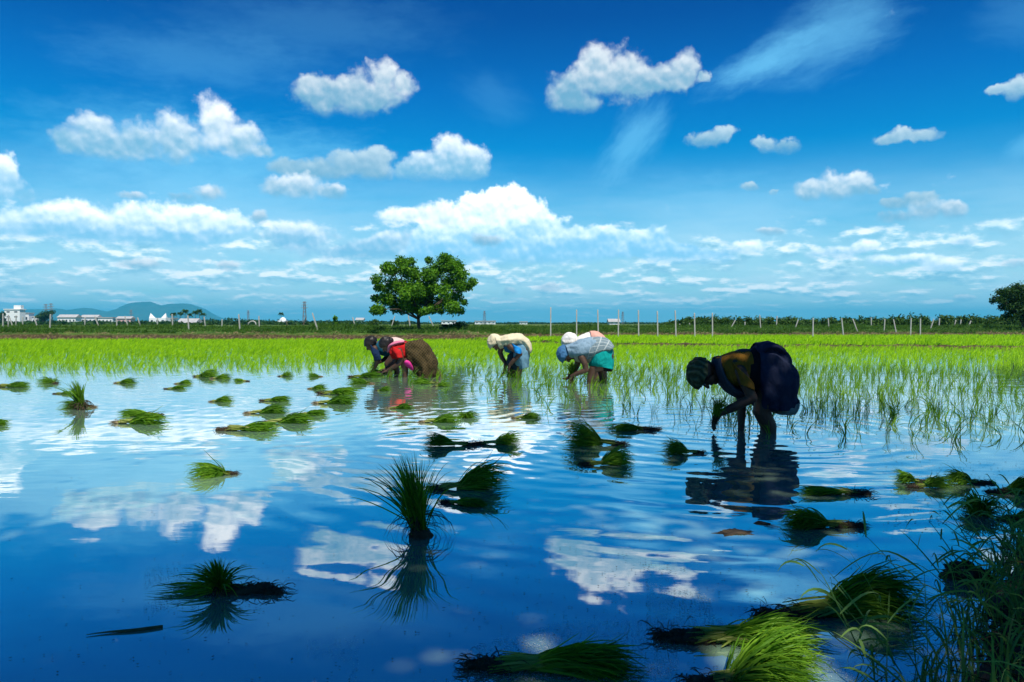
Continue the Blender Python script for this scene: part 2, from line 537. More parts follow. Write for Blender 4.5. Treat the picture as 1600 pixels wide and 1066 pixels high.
g1 = np.concatenate([-np.geomspace(9000, 46, 26), np.arange(-45, 45.01, .5), np.geomspace(46, 9000, 26)])
gy = np.concatenate([-np.geomspace(3000, 14, 14), np.arange(-13, 24, 1.), np.arange(24, 58, .22), np.geomspace(58.5, 12000, 46)])
GX, GY = np.meshgrid(g1, gy)
GZ = ground_z(GX, GY)
nx, ny = len(g1), len(gy)
idx = (np.arange(ny - 1)[:, None] * nx + np.arange(nx - 1)[None, :]).ravel()
GF = np.stack([idx, idx + 1, idx + nx + 1, idx + nx], 1)
mt, t, out = material('ground_soil_and_grass')
geo = t.node('ShaderNodeNewGeometry'); pos = geo.outputs['Position']
sp = t.node('ShaderNodeSeparateXYZ'); t.put(sp.inputs[0], pos)
na, _ = t.noise(pos, .9, 5, .6); nb, _ = t.noise(pos, 7, 4, .6); nc, _ = t.noise(pos, .12, 4, .6)
soil = t.ramp(nb, [(.25, (.018, .013, .007)), (.5, (.06, .042, .020)), (.75, (.20, .15, .075))])
turf = t.ramp(na, [(.3, (.025, .06, .008)), (.6, (.055, .12, .014)), (.8, (.13, .15, .04))])
nz_ = t.node('ShaderNodeSeparateXYZ'); t.put(nz_.inputs[0], geo.outputs['Normal'])
gr = t.m('MULTIPLY', t.rng(t.m('MULTIPLY_ADD', na, .25, sp.outputs[2]), .36, .52), t.rng(nz_.outputs[2], .55, .85))
fields = t.ramp(nc, [(.35, (.05, .10, .015)), (.5, (.08, .13, .02)), (.65, (.11, .13, .035))])
turf = t.mix(t.rng(sp.outputs[1], 70, 160), turf, fields)
p = t.node('ShaderNodeBsdfPrincipled'); p.inputs['Roughness'].default_value = .95; p.inputs['Specular IOR Level'].default_value = .15
t.put(p.inputs['Base Color'], t.mix(gr, soil, turf))
bm_ = t.node('ShaderNodeBump'); bm_.inputs['Distance'].default_value = .08; t.put(bm_.inputs['Height'], nb)
t.l.new(bm_.outputs[0], p.inputs['Normal']); t.l.new(p.outputs[0], out.inputs['Surface'])
M_GROUND = mt
tag(link('ground', mesh_from('ground', np.stack([GX, GY, GZ], -1).reshape(-1, 3), GF, True), M_GROUND), kind='structure')

# flooded paddy water
NEARW = on_water(1188, 672)
RINGS = [(NEARW, .25, 2.6, .0011), (on_water(1110, 672), .19, 2.2, .0008), (on_water(640, 590), .34, 3.4, .0012), (on_water(800, 590), .32, 2.6, .0011),
         (on_water(935, 600), .32, 2.6, .0010), (on_water(1010, 700), .28, 2.4, .0007), (on_water(690, 690), .23, 1.2, .0006)]
mt, t, out = material('paddy_water')
geo = t.node('ShaderNodeNewGeometry'); pos = geo.outputs['Position']
h = None
wn, wnc = t.noise(pos, .9, 2)
posw = t.vm('ADD', pos, t.vm('SCALE', t.vm('SUBTRACT', wnc, (.5, .5, .5)), scale=.35))
for c, lam, R, A in RINGS:
    r = t.vm('DISTANCE', posw, tuple(c))
    wv_ = t.m('MULTIPLY', t.m('SINE', t.m('MULTIPLY', r, 2 * PI / lam)), t.m('EXPONENT', t.m('DIVIDE', r, -R)))
    wv_ = t.m('MULTIPLY', wv_, A)
    h = wv_ if h is None else t.m('ADD', h, wv_)
calm = t.noise(pos, .22, 2)[0]
spw = t.node('ShaderNodeSeparateXYZ'); t.put(spw.inputs[0], pos)
reg = t.m('MULTIPLY', t.rng(calm, .35, .7, .25, 1), t.rng(spw.outputs[1], 2.5, 9, .35, 1))
r1 = t.noise(t.vm('MULTIPLY', pos, (.8, 1.3, 1)), 2.2, 2, .5)[0]
r2 = t.noise(t.vm('MULTIPLY', pos, (.7, 1.4, 1)), 8, 2, .5)[0]
h = t.m('ADD', h, t.m('MULTIPLY', reg, t.m('ADD', t.m('MULTIPLY', r1, .0075), t.m('MULTIPLY', r2, .0011))))
bp = t.node('ShaderNodeBump'); bp.inputs['Strength'].default_value = 1; bp.inputs['Distance'].default_value = 1.0
t.put(bp.inputs['Height'], h)
mud = t.ramp(t.noise(pos, .8, 4, .6)[0], [(.3, (.21, .36, .26)), (.7, (.30, .44, .31))])
df_ = t.node('ShaderNodeBsdfDiffuse'); t.put(df_.inputs['Color'], mud)
gl = t.node('ShaderNodeBsdfGlossy'); gl.inputs['Color'].default_value = (.94, .96, .98, 1); gl.inputs['Roughness'].default_value = .018
t.l.new(bp.outputs[0], gl.inputs['Normal'])
fr = t.node('ShaderNodeFresnel'); fr.inputs['IOR'].default_value = 1.33
fac = t.m('POWER', fr.outputs[0], .22, clamp=True)
mx = t.node('ShaderNodeMixShader'); t.put(mx.inputs[0], fac)
t.l.new(df_.outputs[0], mx.inputs[1]); t.l.new(gl.outputs[0], mx.inputs[2]); t.l.new(mx.outputs[0], out.inputs['Surface'])
M_WATER = mt
wat = MB(); wat.add([(-70, -8, 0), (70, -8, 0), (70, 62, 0), (-70, 62, 0)], [(0, 1, 2, 3)])
tag(wat.build('water', M_WATER), kind='structure')

# the grassy earth bund the photograph was taken from
BL = np.array([(-9, .2), (-4, .55), (-1, .9), (.3, 1.2), (.86, 1.6), (1.14, 2.0), (1.64, 2.6), (2.25, 3.35), (3.2, 3.9), (5, 4.3), (9, 4.3), (16, 4.0)])


def bund_d(X, Y):      # signed distance inland of the bund's waterline
    yb = interp(X, BL[:, 0], BL[:, 1])
    return np.where(Y < yb, 1, -1) * seg_dist(X, Y, BL)


def bund_z(X, Y):
    P = np.stack([X, Y], -1)
    d = bund_d(X, Y) + .10 * vnoise(P * 1.7, 11) 
    z = np.where(d > 0, .25 * (1 - np.exp(-np.maximum(d, 0) / .40)), d * .5)
    z = z + np.where(d > .02, .04 * vnoise(P * 4.5, 12) + .03 * vnoise(P * 13, 13), 0)
    return np.maximum(z, -.115)


bx_ = np.concatenate([np.arange(-9, .3, .2), np.arange(.3, 4.2, .05), np.arange(4.2, 14, .2)])
by_ = np.concatenate([np.arange(-7, 1, .2), np.arange(1, 5.2, .05)])
BX, BY = np.meshgrid(bx_, by_); BZ = bund_z(BX, BY)
idx = (np.arange(len(by_) - 1)[:, None] * len(bx_) + np.arange(len(bx_) - 1)[None, :]).ravel()
BF = np.stack([idx, idx + 1, idx + len(bx_) + 1, idx + len(bx_)], 1)
M_BUND = mat_solid('bund_soil', (.014, .013, .010), (.042, .038, .028), 9, .95, .03)
tag(link('bund', mesh_from('bund', np.stack([BX, BY, BZ], -1).reshape(-1, 3), BF, True), M_BUND), kind='structure')
# ------------------------------------------------------------------ plant materials
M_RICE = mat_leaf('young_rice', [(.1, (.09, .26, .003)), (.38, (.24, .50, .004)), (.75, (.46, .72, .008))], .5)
M_SEED = mat_leaf('seedling_leaf', [(.1, (.045, .13, .010)), (.5, (.11, .26, .014)), (.86, (.25, .44, .028)), (.97, (.42, .42, .07))], .42)
M_STEM = mat_leaf('seedling_stem', [(.1, (.16, .22, .03)), (.5, (.30, .36, .07)), (.9, (.46, .46, .16))], .3)
M_ROOT = mat_solid('muddy_root', (.016, .012, .007), (.085, .06, .032), 22, .9, .012)
M_PALEROOT = mat_solid('pale_root', (.10, .075, .035), (.30, .24, .13), 30, .9, .006)
M_BANKGRASS = mat_leaf('bank_grass', [(.1, (.018, .055, .006)), (.5, (.045, .12, .010)), (.85, (.10, .20, .02))], .35)
M_STRAW = mat_leaf('dry_straw', [(.1, (.14, .11, .05)), (.6, (.30, .25, .12)), (.9, (.42, .36, .18))], .2)
M_NEARGRASS = mat_leaf('near_grass', [(.1, (.07, .16, .05)), (.5, (.15, .30, .07)), (.9, (.26, .40, .11))], .35)

# ------------------------------------------------------------------ planted rice
EDGE_X = [-200, 0, 300, 560, 600, 640, 700, 850, 1000, 1100, 1250, 1600, 1900]
EDGE_Y = [589, 588, 583, 580, 592, 606, 622, 640, 656, 688, 708, 716, 716]


def rice_spots():
    out = []
    # main plot
    ys = np.arange(6.0, 43.5, .185)
    for y in ys:
        half = .70 * y + 1.5
        xs = np.arange(-half, half, .185)
        P = np.stack([xs + rng.normal(0, .055, len(xs)), y + rng.normal(0, .055, len(xs)), np.zeros(len(xs))], 1)
        px, py = to_px(P)
        e = np.interp(px, EDGE_X, EDGE_Y)
        k = np.clip((e - py) / np.where(px > 620, 75., 14.), 0, 1)
        k = np.where(px > 620, k ** .8 * .95, k ** .5)
        k = k * np.clip(.80 + .55 * vnoise(P[:, :2] * .9, 21) + .35 * vnoise(P[:, :2] * 2.6, 22), 0.35, 1)
        ok = rng.random(len(xs)) < k
        ok &= P[:, 1] < bank_line(P[:, 0]) - .25
        ok &= seg_dist(P[:, 0], P[:, 1], DIKE) > .45
        P = P[ok]
        yd = np.interp(P[:, 0], DIKE[:, 0], DIKE[:, 1], left=99, right=99)
        P = P[(P[:, 1] < yd) | (P[:, 0] < -3.2)]
        out.append(P)
    A = np.concatenate(out)
    out = []
    for y in np.arange(25, 55, .26):          # the second plot behind the low dike
        xs = np.arange(-5, .70 * y + 1.5, .26)
        P = np.stack([xs + rng.normal(0, .07, len(xs)), y + rng.normal(0, .07, len(xs)), np.zeros(len(xs))], 1)
        yd = np.interp(P[:, 0], DIKE[:, 0], DIKE[:, 1], left=99)
        P = P[(P[:, 1] > yd + .4) & (P[:, 1] < bank_line(P[:, 0]) - .2) & (seg_dist(P[:, 0], P[:, 1], DIKE) > .45)]
        out.append(P)
    return A, np.concatenate(out)


def tufts(P, nb, h, w, r, levels=3, spread=.35):
    N = len(P) * nb
    B = np.repeat(P, nb, 0) + np.concatenate([r.normal(0, .013, (N, 2)), np.full((N, 1), -.03)], 1)
    a = r.uniform(0, 2 * PI, N); s = np.abs(r.normal(0, spread, N))
    hh = np.repeat(np.asarray(h) * np.ones(len(P)), nb) * r.uniform(.6, 1.15, N)
    dr = np.stack([np.cos(a), np.sin(a), np.zeros(N)], 1)
    up = np.array([0, 0, 1.])
    wind = np.array([.03, .02, 0])
    P1 = B + up * (hh * .4)[:, None] + dr * (hh * s * .12)[:, None]
    P2 = B + up * (hh * .8)[:, None] + dr * (hh * s * .45)[:, None] + wind
    P3 = B + up * (hh * (1.02 - .35 * s ** 1.3))[:, None] + dr * (hh * s * 1.0)[:, None] + wind * 2
    sd = np.stack([np.cos(a + 1.57), np.sin(a + 1.57), np.zeros(N)], 1)
    sd = dr + .7 * r.normal(size=(N, 3)); sd[:, 1] += .9 * np.sign(sd[:, 1]); sd[:, 2] *= .2
    return blades(B, P1, P2, P3, np.repeat(np.asarray(w) * np.ones(len(P)), nb) * r.uniform(.7, 1.2, N), levels, side=sd, r=r)


spotA, spotB = rice_spots()
PXA, PYA = to_px(spotA)
vis = (PXA > -25) & (PXA < 1625)
cand = np.where(vis)[0]
near_i = cand[np.argsort(spotA[cand, 1])[:300]]
mask = np.ones(len(spotA), bool); mask[near_i] = False
restA = spotA[mask]
hA = rng.uniform(.12, .23, len(restA)) * (1 + .2 * vnoise(restA[:, :2] * .35, 31))
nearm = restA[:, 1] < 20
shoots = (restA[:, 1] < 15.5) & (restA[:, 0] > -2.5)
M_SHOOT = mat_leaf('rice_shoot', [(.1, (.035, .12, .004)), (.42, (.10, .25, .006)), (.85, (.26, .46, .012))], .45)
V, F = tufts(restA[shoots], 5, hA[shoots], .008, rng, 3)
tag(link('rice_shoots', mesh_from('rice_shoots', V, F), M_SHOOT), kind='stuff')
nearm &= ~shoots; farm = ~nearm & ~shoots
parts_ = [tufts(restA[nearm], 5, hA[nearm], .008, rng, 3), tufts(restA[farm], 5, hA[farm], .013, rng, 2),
          tufts(spotB, 4, rng.uniform(.2, .3, len(spotB)), .03, rng, 2)]
RV, RF, n_ = [], [], 0
for V, F in parts_:
    RV.append(V); RF.append(F + n_); n_ += len(V)
tag(link('rice_crop', mesh_from('rice_crop', np.concatenate(RV), np.concatenate(RF)), M_RICE), kind='stuff')

seed_meshes = []
for k in range(12):
    r_ = np.random.default_rng(100 + k)
    V, F = tufts(np.zeros((1, 3)), int(r_.integers(4, 9)), r_.uniform(.17, .26), .0075, r_, 5, .42)
    me = mesh_from('rice_seedling', V, F); me.materials.append(M_RICE if False else M_SEED); seed_meshes.append(me)
for i, j in enumerate(near_i):
    o = bpy.data.objects.new('rice_seedling', seed_meshes[i % 12])
    x, y, _ = spotA[j]
    o.location = (float(x), float(y), 0); o.rotation_euler = (0, 0, rng.uniform(0, 6.28)); s_ = rng.uniform(.8, 1.15)
    o.scale = (s_, s_, s_)
    COL.objects.link(o)
    tag(o, 'thin green rice seedling standing in shallow water at the near edge of the planted plot', 'rice seedling', 'rice seedlings at the near edge of the plot')

# ------------------------------------------------------------------ bundles of uprooted seedlings
def root_mesh(r, L, rad):
    """a flattened clod of muddy roots with loose hairs, from x=-L to x=0"""
    mb = MB(); mb.ellipsoid((-L * .45, 0, rad * .1), (L * .52, 0, 0), (0, rad * 1.0, 0), (0, 0, rad * .7), 44, 26)
    mb.ellipsoid((-L * .85, rad * .3, rad * .05), (L * .22, 0, 0), (0, rad * .9, 0), (0, 0, rad * .6), 32, 18)
    V = np.concatenate(mb.V)
    sd_ = int(r.integers(1e6))
    n = vnoise(V / rad * 1.1, sd_, 3) * .5 + np.abs(vnoise(V / rad * 3.2, sd_ + 1, 3)) * .55 - .2
    c = np.stack([V[:, 0] * .85 - L * .07, 0 * V[:, 0], 0 * V[:, 0] + rad * .1], 1)
    V = c + (V - c) * (1 + n)[:, None]
    V[:, 2] = np.maximum(V[:, 2], -.02)
    F = list(mb.F)
    N = 150
    B = np.stack([r.uniform(-L * 1.05, -.02 * L, N), r.normal(0, rad * .75, N), r.uniform(0, rad * .75, N)], 1)
    d = nrm(np.stack([r.normal(-.6, .9, N), r.normal(0, .9, N), r.normal(.1, .35, N)], 1)) * (rad * r.uniform(.6, 2.2, N))[:, None]
    T = B + d; T[:, 2] = np.maximum(T[:, 2] - rad * .6, .002)
    bv, bf = blades(B, B + d * .4 + [0, 0, rad * .2], B + d * .8 + [0, 0, rad * .1], T, np.full(N, rad * .13), 3, r=r)
    return np.concatenate([V, bv]), F + [tuple(f) for f in (bf + len(V))]


def bundle_meshes(seed, L, rise, spread, n, width, rootlen=.30, tie=.42, mop=0.0, curl=.5, pale=False, stray=.05):
    """a bundle lying along +X with its tie at the origin: roots behind, leaves fanning ahead"""
    r = np.random.default_rng(seed)
    rl = rootlen * L; xl = (1 - tie) * L
    rv, rf = root_mesh(r, rl, .050 * L + .006)
    rv[:, 0] -= (tie * L - rl)
    roots = mesh_from('roots', rv, rf, True)
    # stems gathered from the roots to the tie
    N = max(26, n // 3)
    rad = .040 * L
    B = np.stack([-tie * L + rl * r.uniform(.45, 1.0, N), r.normal(0, rad * .9, N), np.abs(r.normal(0, rad * .6, N)) + .004], 1)
    E = np.stack([xl * r.uniform(.05, .3, N), r.normal(0, rad * .8, N), np.abs(r.normal(0, rad * .6, N)) + rise * .08], 1)
    sv_, sf = blades(B, B + (E - B) * .33 + [0, 0, rad * .4], B + (E - B) * .7 + [0, 0, rad * .5], E, np.full(N, width * 1.1), 3, tip=.7, r=r)
    stems = mesh_from('stems', sv_, sf)
    # leaves
    N = n
    u = np.clip(r.normal(0, .55, N), -1.3, 1.3)                 # sideways place in the fan
    hgt = r.random(N) ** .9
    ln = xl * r.uniform(.55, 1.08, N) * (1 - .25 * np.abs(u))
    st = r.random(N) < stray
    B = np.stack([r.uniform(-.10 * L, .02 * L, N), r.normal(0, rad * .7, N), rad * .3 + np.abs(r.normal(0, rad * .7, N))], 1)
    back = mop * r.uniform(-1, 1, N) * .9
    a = u * spread + back * PI
    d = np.stack([np.cos(a), np.sin(a), np.zeros(N)], 1)
    top = rise * hgt * (1 - .35 * np.minimum(np.abs(u), 1))
    B[:, 2] = .004 + rad * .9 * hgt
    flat = B * [1, 1, 0]
    z = lambda q: np.stack([0 * q, 0 * q, q], 1)
    P1 = flat + d * (ln * .3)[:, None] + z(.004 + np.maximum(top * .62, B[:, 2]))
    P2 = flat + d * (ln * .68)[:, None] + np.stack([0 * u, r.normal(0, .03 * L, N), .004 + top * r.uniform(.85, 1.25, N)], 1)
    tipz = np.where(r.random(N) < curl, top * r.uniform(0, .35, N), top * r.uniform(.6, 1.05, N)) + np.where(st, rise * r.uniform(.2, .7, N), 0)
    P3 = flat + d * ln[:, None] + np.stack([0 * u, r.normal(0, .055 * L, N), np.maximum(tipz, .003)], 1)
    lv, lf = blades(B, P1, P2, P3, width * r.uniform(.6, 1.2, N), 6, r=r)
    leaves = mesh_from('leaves', lv, lf)
    roots.materials.append(M_PALEROOT if pale else M_ROOT); stems.materials.append(M_STEM); leaves.materials.append(M_SEED)
    return roots, stems, leaves


def put_bundle(label, loc, yaw, meshes, scale=1.0, group='bundles of uprooted rice seedlings on the water'):
    o = thing('seedling_bundle', label, 'seedling bundle', loc, yaw, group)
    o.scale = (scale,) * 3
    for nm, me in zip(('roots', 'stems', 'leaves'), meshes):
        if me is not None: link(nm, me, None, o)
    return o


VAR = [bundle_meshes(500 + k, 1.0, [.13, .19, .26, .16, .22, .3][k], [.42, .55, .8, .35, .6, .9][k], 210, .022, [.26, .2, .16, .30, .2, .14][k],
                     [.42, .36, .30, .46, .38, .28][k], [0, 0, .18, 0, .05, .3][k], .45, k % 2 == 0) for k in range(6)]
# root column, leaf-tip column, row of the waterline, variant, turn out of the picture plane, label
FAR_B = [
    (-38, 20, 664, 1, .2, 'green seedling bundle cut by the left frame edge, its leaves pointing right'),
    (-12, 50, 605, 3, -.1, 'pale flat seedling bundle near the left frame edge, below a browner one'),
    (92, 58, 599, 5, .5, 'small brownish seedling bundle behind the pale flat one near the left frame edge'),
    (148, 94, 637, 2, .2, 'dark lying bundle at the foot of the small upright bundle on the left'),
    (82, 116, 616, 3, .1, 'brown rooted bundle just behind the small upright bundle on the left'),
    (180, 215, 599, 2, .2, 'small seedling bundle between the small upright bundle and the doubled clump, far left water'),
    (258, 292, 608, 1, -.2, 'front one of the touching dark pair lying before the left rice edge'),
    (274, 302, 600, 2, .3, 'back one of the touching dark pair lying before the left rice edge'),
    (303, 348, 589, 5, .2, 'taller rounded bundle at the left rice edge with a flatter one touching it'),
    (330, 364, 592, 2, .2, 'flatter dark bundle touching the right side of a taller rounded one'),
    (390, 362, 596, 1, .2, 'tiny bundle with roots to the right, beside the flatter dark bundle'),
    (436, 458, 588, 5, .6, 'tiny dark bundle alone at the rice edge, left of one with pale roots'),
    (504, 478, 589, 2, .1, 'tiny dark bundle at the rice edge with its pale roots to the right'),
    (328, 367, 628, 2, .2, 'dark crested bundle alone in open water, leaves heaped to the right'),
    (406, 459, 627, 1, .1, 'slim bundle with thin dark roots to its left in the middle of the left water'),
    (481, 514, 608, 2, -.1, 'small crested bundle pointing right, above the two long bundles before the workers'),
    (496, 566, 616, 1, .15, 'upper one of two long bundles side by side before the leftmost workers'),
    (490, 562, 631, 4, -.1, 'lower one of two long bundles side by side before the leftmost workers'),
    (584, 540, 600, 2, .1, 'dark crested bundle with roots pointing right, just left of the worker in teal'),
    (385, 455, 646, 4, .2, 'yellowish bundle with muddy roots left, behind the two largest of its cluster'),
    (460, 516, 649, 1, -.1, 'short bundle at the right end of the cluster of four in the left water'),
    (412, 496, 661, 4, .1, 'thick bundle with a muddy clod at its left, amid the cluster of four'),
    (338, 440, 673, 3, .05, 'longest flat bundle of the cluster, nearest to the camera, pale roots at its left'),
    (252, 184, 650, 1, .1, 'back half of the doubled clump in the left water, leaves to the left'),
    (176, 268, 662, 4, .1, 'front half of the doubled clump in the left water, leaves to the right'),
    (368, 288, 742, 5, .25, 'lone bright shaggy bundle on the open left water with a root stub at its right'),
    (545, 600, 590, 1, .1, 'lit bundle lying at the hands of the worker in teal'),
    (690, 640, 600, 4, .1, 'bundle with pale stems to the right, in front of the plaid skirted worker'),
    (588, 614, 611, 5, .4, 'small round dark bundle in the reflection of the red bloused worker'),
    (678, 705, 604, 5, .5, 'dark round bundle at the trailing foot of the plaid skirted worker'),
    (604, 650, 639, 4, .1, 'lit yellow green bundle alone under the reflection of the leftmost workers'),
    (656, 724, 660, 4, .1, 'bright bundle with roots left, touching a dark upright tuft at its right'),
    (722, 738, 652, 5, 1.2, 'dark tufted bundle touching the right end of a bright one'),
    (800, 850, 654, 4, .1, 'bright bundle under the reflection of the cream shawled worker'),
    (612, 575, 584, 1, .2, 'bundle lying behind the hands of the worker in teal'),
]
for k, (xr, xt, y, v, turn, lab) in enumerate(FAR_B):
    d = on_water(0, y)[1]
    L = abs(xt - xr) * d / FPX / math.cos(turn)
    tie = [.42, .36, .30, .46, .38, .28][v]
    p = on_water(xr + (xt - xr) * tie, y)
    yaw = (0 if xt > xr else PI) + turn * (1 if k % 2 else -1)
    put_bundle(lab, (p[0], p[1], 0), yaw, VAR[v], L)

NEAR_B = [  # root column, tip column, row, rise px, spread, blades, mop, curl, turn, root share, tie share, label
    (742, 655, 697, 22, .42, 240, 0, .4, .1, .22, .45, 'dark leaved half of the pair joined root to root, pointing left'),
    (742, 820, 694, 20, .5, 220, .05, .4, .1, .22, .48, 'sunlit half of the pair joined root to root, pointing right'),
    (976, 872, 696, 44, .5, 380, .10, .3, .1, .18, .42, 'large dark bundle with crested leaves left and tapering roots right, in midwater'),
    (1030, 942, 672, 12, .45, 200, .1, .5, .1, .34, .4, 'flat dark bundle lying behind the large crested one, left of the near worker'),
    (908, 996, 727, 30, .55, 300, .05, .45, .1, .22, .44, 'dark bundle with long thin roots left and drooping leaves right, in the rippled water'),
    (1100, 1028, 709, 26, .6, 240, .1, .25, .15, .22, .42, 'spiky dark bundle lying just left of the near worker hands'),
    (672, 800, 764, 44, .42, 420, 0, .2, .15, .2, .42, 'big dark fan shaped bundle pointing right behind the tall upright bundle'),
    (688, 768, 788, 12, .5, 220, 0, .6, -.35, .25, .35, 'flat dark bundle lying right of the tall upright bundle, under the fan shaped one'),
    (1358, 1242, 772, 12, .25, 260, 0, .6, .05, .3, .42, 'thin flat bundle floating under the reflection of the near worker, right side'),
    (1348, 1216, 824, 34, .42, 380, .06, .5, .05, .36, .5, 'bundle with brown clod of roots at right and leaves trailing left, mid right water'),
    (1183, 1462, 960, 76, .45, 700, 0, .45, .12, .34, .44, 'very large dark bundle with leaves combed to the right, beside the grassy bank'),
    (1028, 1292, 1003, 44, .36, 420, .04, .5, -.1, .36, .45, 'long low muddy bundle behind the bright leaved one at the bottom'),
    (728, 1012, 1047, 46, .30, 560, 0, .55, -.06, .26, .44, 'long dark bundle at the bottom middle, tied, roots left and leaves right'),
    (1075, 1300, 1066, 82, .65, 700, .08, .3, .2, .3, .36, 'bright sunlit leafy bundle cut by the bottom frame edge'),
    (1448, 1392, 754, 20, .7, 200, .15, .4, .2, .3, .4, 'small bundle with leaves splayed left, left one of a touching row on the right'),
    (1418, 1492, 762, 22, .5, 240, .1, .6, .1, .3, .4, 'rounded dark bundle in the middle of a touching row on the right'),
    (1552, 1470, 756, 26, .5, 240, .1, .5, .1, .42, .5, 'bundle with roots trailing right, right one of a touching row on the right'),
    (1545, 1650, 770, 34, .4, 320, .05, .6, .05, .3, .35, 'thick dark bundle cut by the right frame edge, above the shaggy one'),
    (1540, 1520, 803, 40, 1.2, 340, .6, .6, .6, .3, .4, 'shaggy dark mop shaped bundle near the right frame edge'),
    (1560, 1660, 812, 20, .4, 240, .05, .6, .05, .3, .35, 'low bundle cut by the right frame edge, right of the shaggy mop'),
]
for k, (xr, xt, y, rise, spread, nb, mop, curl, turn, rs, tie, lab) in enumerate(NEAR_B):
    d = on_water(0, y)[1]; s = d / FPX
    L = max(abs(xt - xr) * s, .16) / math.cos(turn)
    p = on_water(xr + (xt - xr) * tie, y)
    yaw = (0 if xt > xr else PI) + turn
    put_bundle(lab, (p[0], p[1], 0), yaw, bundle_meshes(700 + k, L, rise * s * 1.05, spread, nb, .0062, rs, tie, mop, curl))


def upright_bundle(seed, H, n, width, fan, lean=(0, 0), strays=None):
    r = np.random.default_rng(seed)
    mb = MB(); mb.ellipsoid((0, 0, .0), (.16 * H, 0, 0), (0, .13 * H, 0), (0, 0, .10 * H), 24, 14)
    V = mb.V[0]; V = V * (1 + .45 * vnoise(V / H * 9, seed, 4))[:, None]; V[:, 2] = np.maximum(V[:, 2], -.02)
    N = 70                                                   # drooping old leaves and roots about the foot
    a = r.uniform(0, 2 * PI, N); d = np.stack([np.cos(a), np.sin(a), 0 * a], 1)
    ln = H * r.uniform(.15, .42, N)
    B = d * .04 * H + np.array([0, 0, 1]) * (H * r.uniform(.08, .30, N))[:, None]
    bv, bf = blades(B, B + d * (ln * .4)[:, None] + [0, 0, .05 * H], B + d * (ln * .9)[:, None] + [0, 0, .02 * H],
                    np.concatenate([(B + d * (ln * 1.05)[:, None])[:, :2], np.full((N, 1), .002)], 1), np.full(N, width * .6), 4, r=r)
    roots = mesh_from('roots', np.concatenate([V, bv]), list(mb.F) + [tuple(f) for f in bf + len(V)], True); roots.materials.append(M_ROOT)
    N = n
    a = r.uniform(0, 2 * PI, N); rad = np.abs(r.normal(0, fan, N))
    d = np.stack([np.cos(a), np.sin(a), 0 * a], 1)
    ln = H * r.uniform(.42, 1.0, N) ** .8
    lean3 = np.array([lean[0], lean[1], 0]) * H
    B = np.stack([r.normal(0, .045 * H, N), r.normal(0, .045 * H, N), H * r.uniform(.02, .12, N)], 1)
    up = np.array([0, 0, 1.])
    P1 = B + up * (ln * .38)[:, None] + d * (ln * rad * .22)[:, None] + lean3 * .2
    P2 = B + up * (ln * .72)[:, None] + d * (ln * rad * .6)[:, None] + lean3 * .6
    P3 = B + up * (ln * (1.0 - .38 * rad))[:, None] + d * (ln * rad * 1.15)[:, None] + lean3
    for q in strays or []:
        i = int(r.integers(N)); B[i] = (0, 0, .1 * H); t3 = np.array(q) * H
        P1[i] = t3 * .35 + [0, 0, .12 * H]; P2[i] = t3 * .7 + [0, 0, .10 * H]; P3[i] = t3
    lv, lf = blades(B, P1, P2, P3, width * r.uniform(.6, 1.2, N), 6, r=r)
    leaves = mesh_from('leaves', lv, lf); leaves.materials.append(M_SEED)
    M = 40
    B = np.stack([r.normal(0, .05 * H, M), r.normal(0, .05 * H, M), np.full(M, .0)], 1)
    E = np.stack([r.normal(0, .045 * H, M), r.normal(0, .045 * H, M), H * r.uniform(.25, .45, M)], 1) + lean3 * .25
    sv_, sf = blades(B, B + (E - B) * .3, B + (E - B) * .7, E, np.full(M, width), 3, tip=.7, r=r)
    stems = mesh_from('stems', sv_, sf); stems.materials.append(M_STEM)
    return roots, stems, leaves


p = on_water(655, 838); s = p[1] / FPX
put_bundle('tall upright spiky bundle standing in the middle foreground with its dark reflection', (p[0], p[1], 0), .4,
           upright_bundle(31, 128 * s, 330, .0062, .29, (-.17, .02), [(-.75, .1, .66), (.12, .1, 1.05), (.35, -.1, .95), (-.8, .3, .5), (.05, 0, 1.02)]))
p = on_water(128, 640); s = p[1] / FPX
put_bundle('small upright bundle standing in the far left water, leaves leaning left, pale foot', (p[0], p[1], 0), 0,
           upright_bundle(32, 46 * s, 150, .012, .26, (-.22, 0)))
# the one that stands up out of its clod, lower left
p = on_water(345, 928); s = p[1] / FPX
put_bundle('dark spiky half upright bundle low on the left with muddy roots stretching right', (p[0], p[1], 0), .0,
           upright_bundle(33, 58 * s, 300, .0065, .62, (-.12, -.15), [(-1.3, 0, .06), (-1.2, .2, .02), (-1.1, -.2, .1)]))
me_ = bundle_meshes(910, 92 * s / .42, .03, .4, 60, .006, .42, .42)
lo = put_bundle('muddy root clod lying against the right side of the dark half upright bundle', (p[0], p[1] + .02, 0), PI, me_)

# loose floating stem, specks and scum
p0, p1_ = on_water(135, 994), on_water(254, 981)
mb = MB(); pts = [p0 + (p1_ - p0) * f + np.array([0, .004 * math.sin(f * 7), .004]) for f in np.linspace(0, 1, 8)]
mb.tube(pts, [.001, .002, .003, .004, .0045, .005, .005, .004], 7)
o = mb.build('floating_reed', mat_solid('dry_reed', (.07, .07, .03), (.13, .12, .05), 30), None, True); tag(o, 'thin dry reed stem floating alone on the lower left water', 'reed')

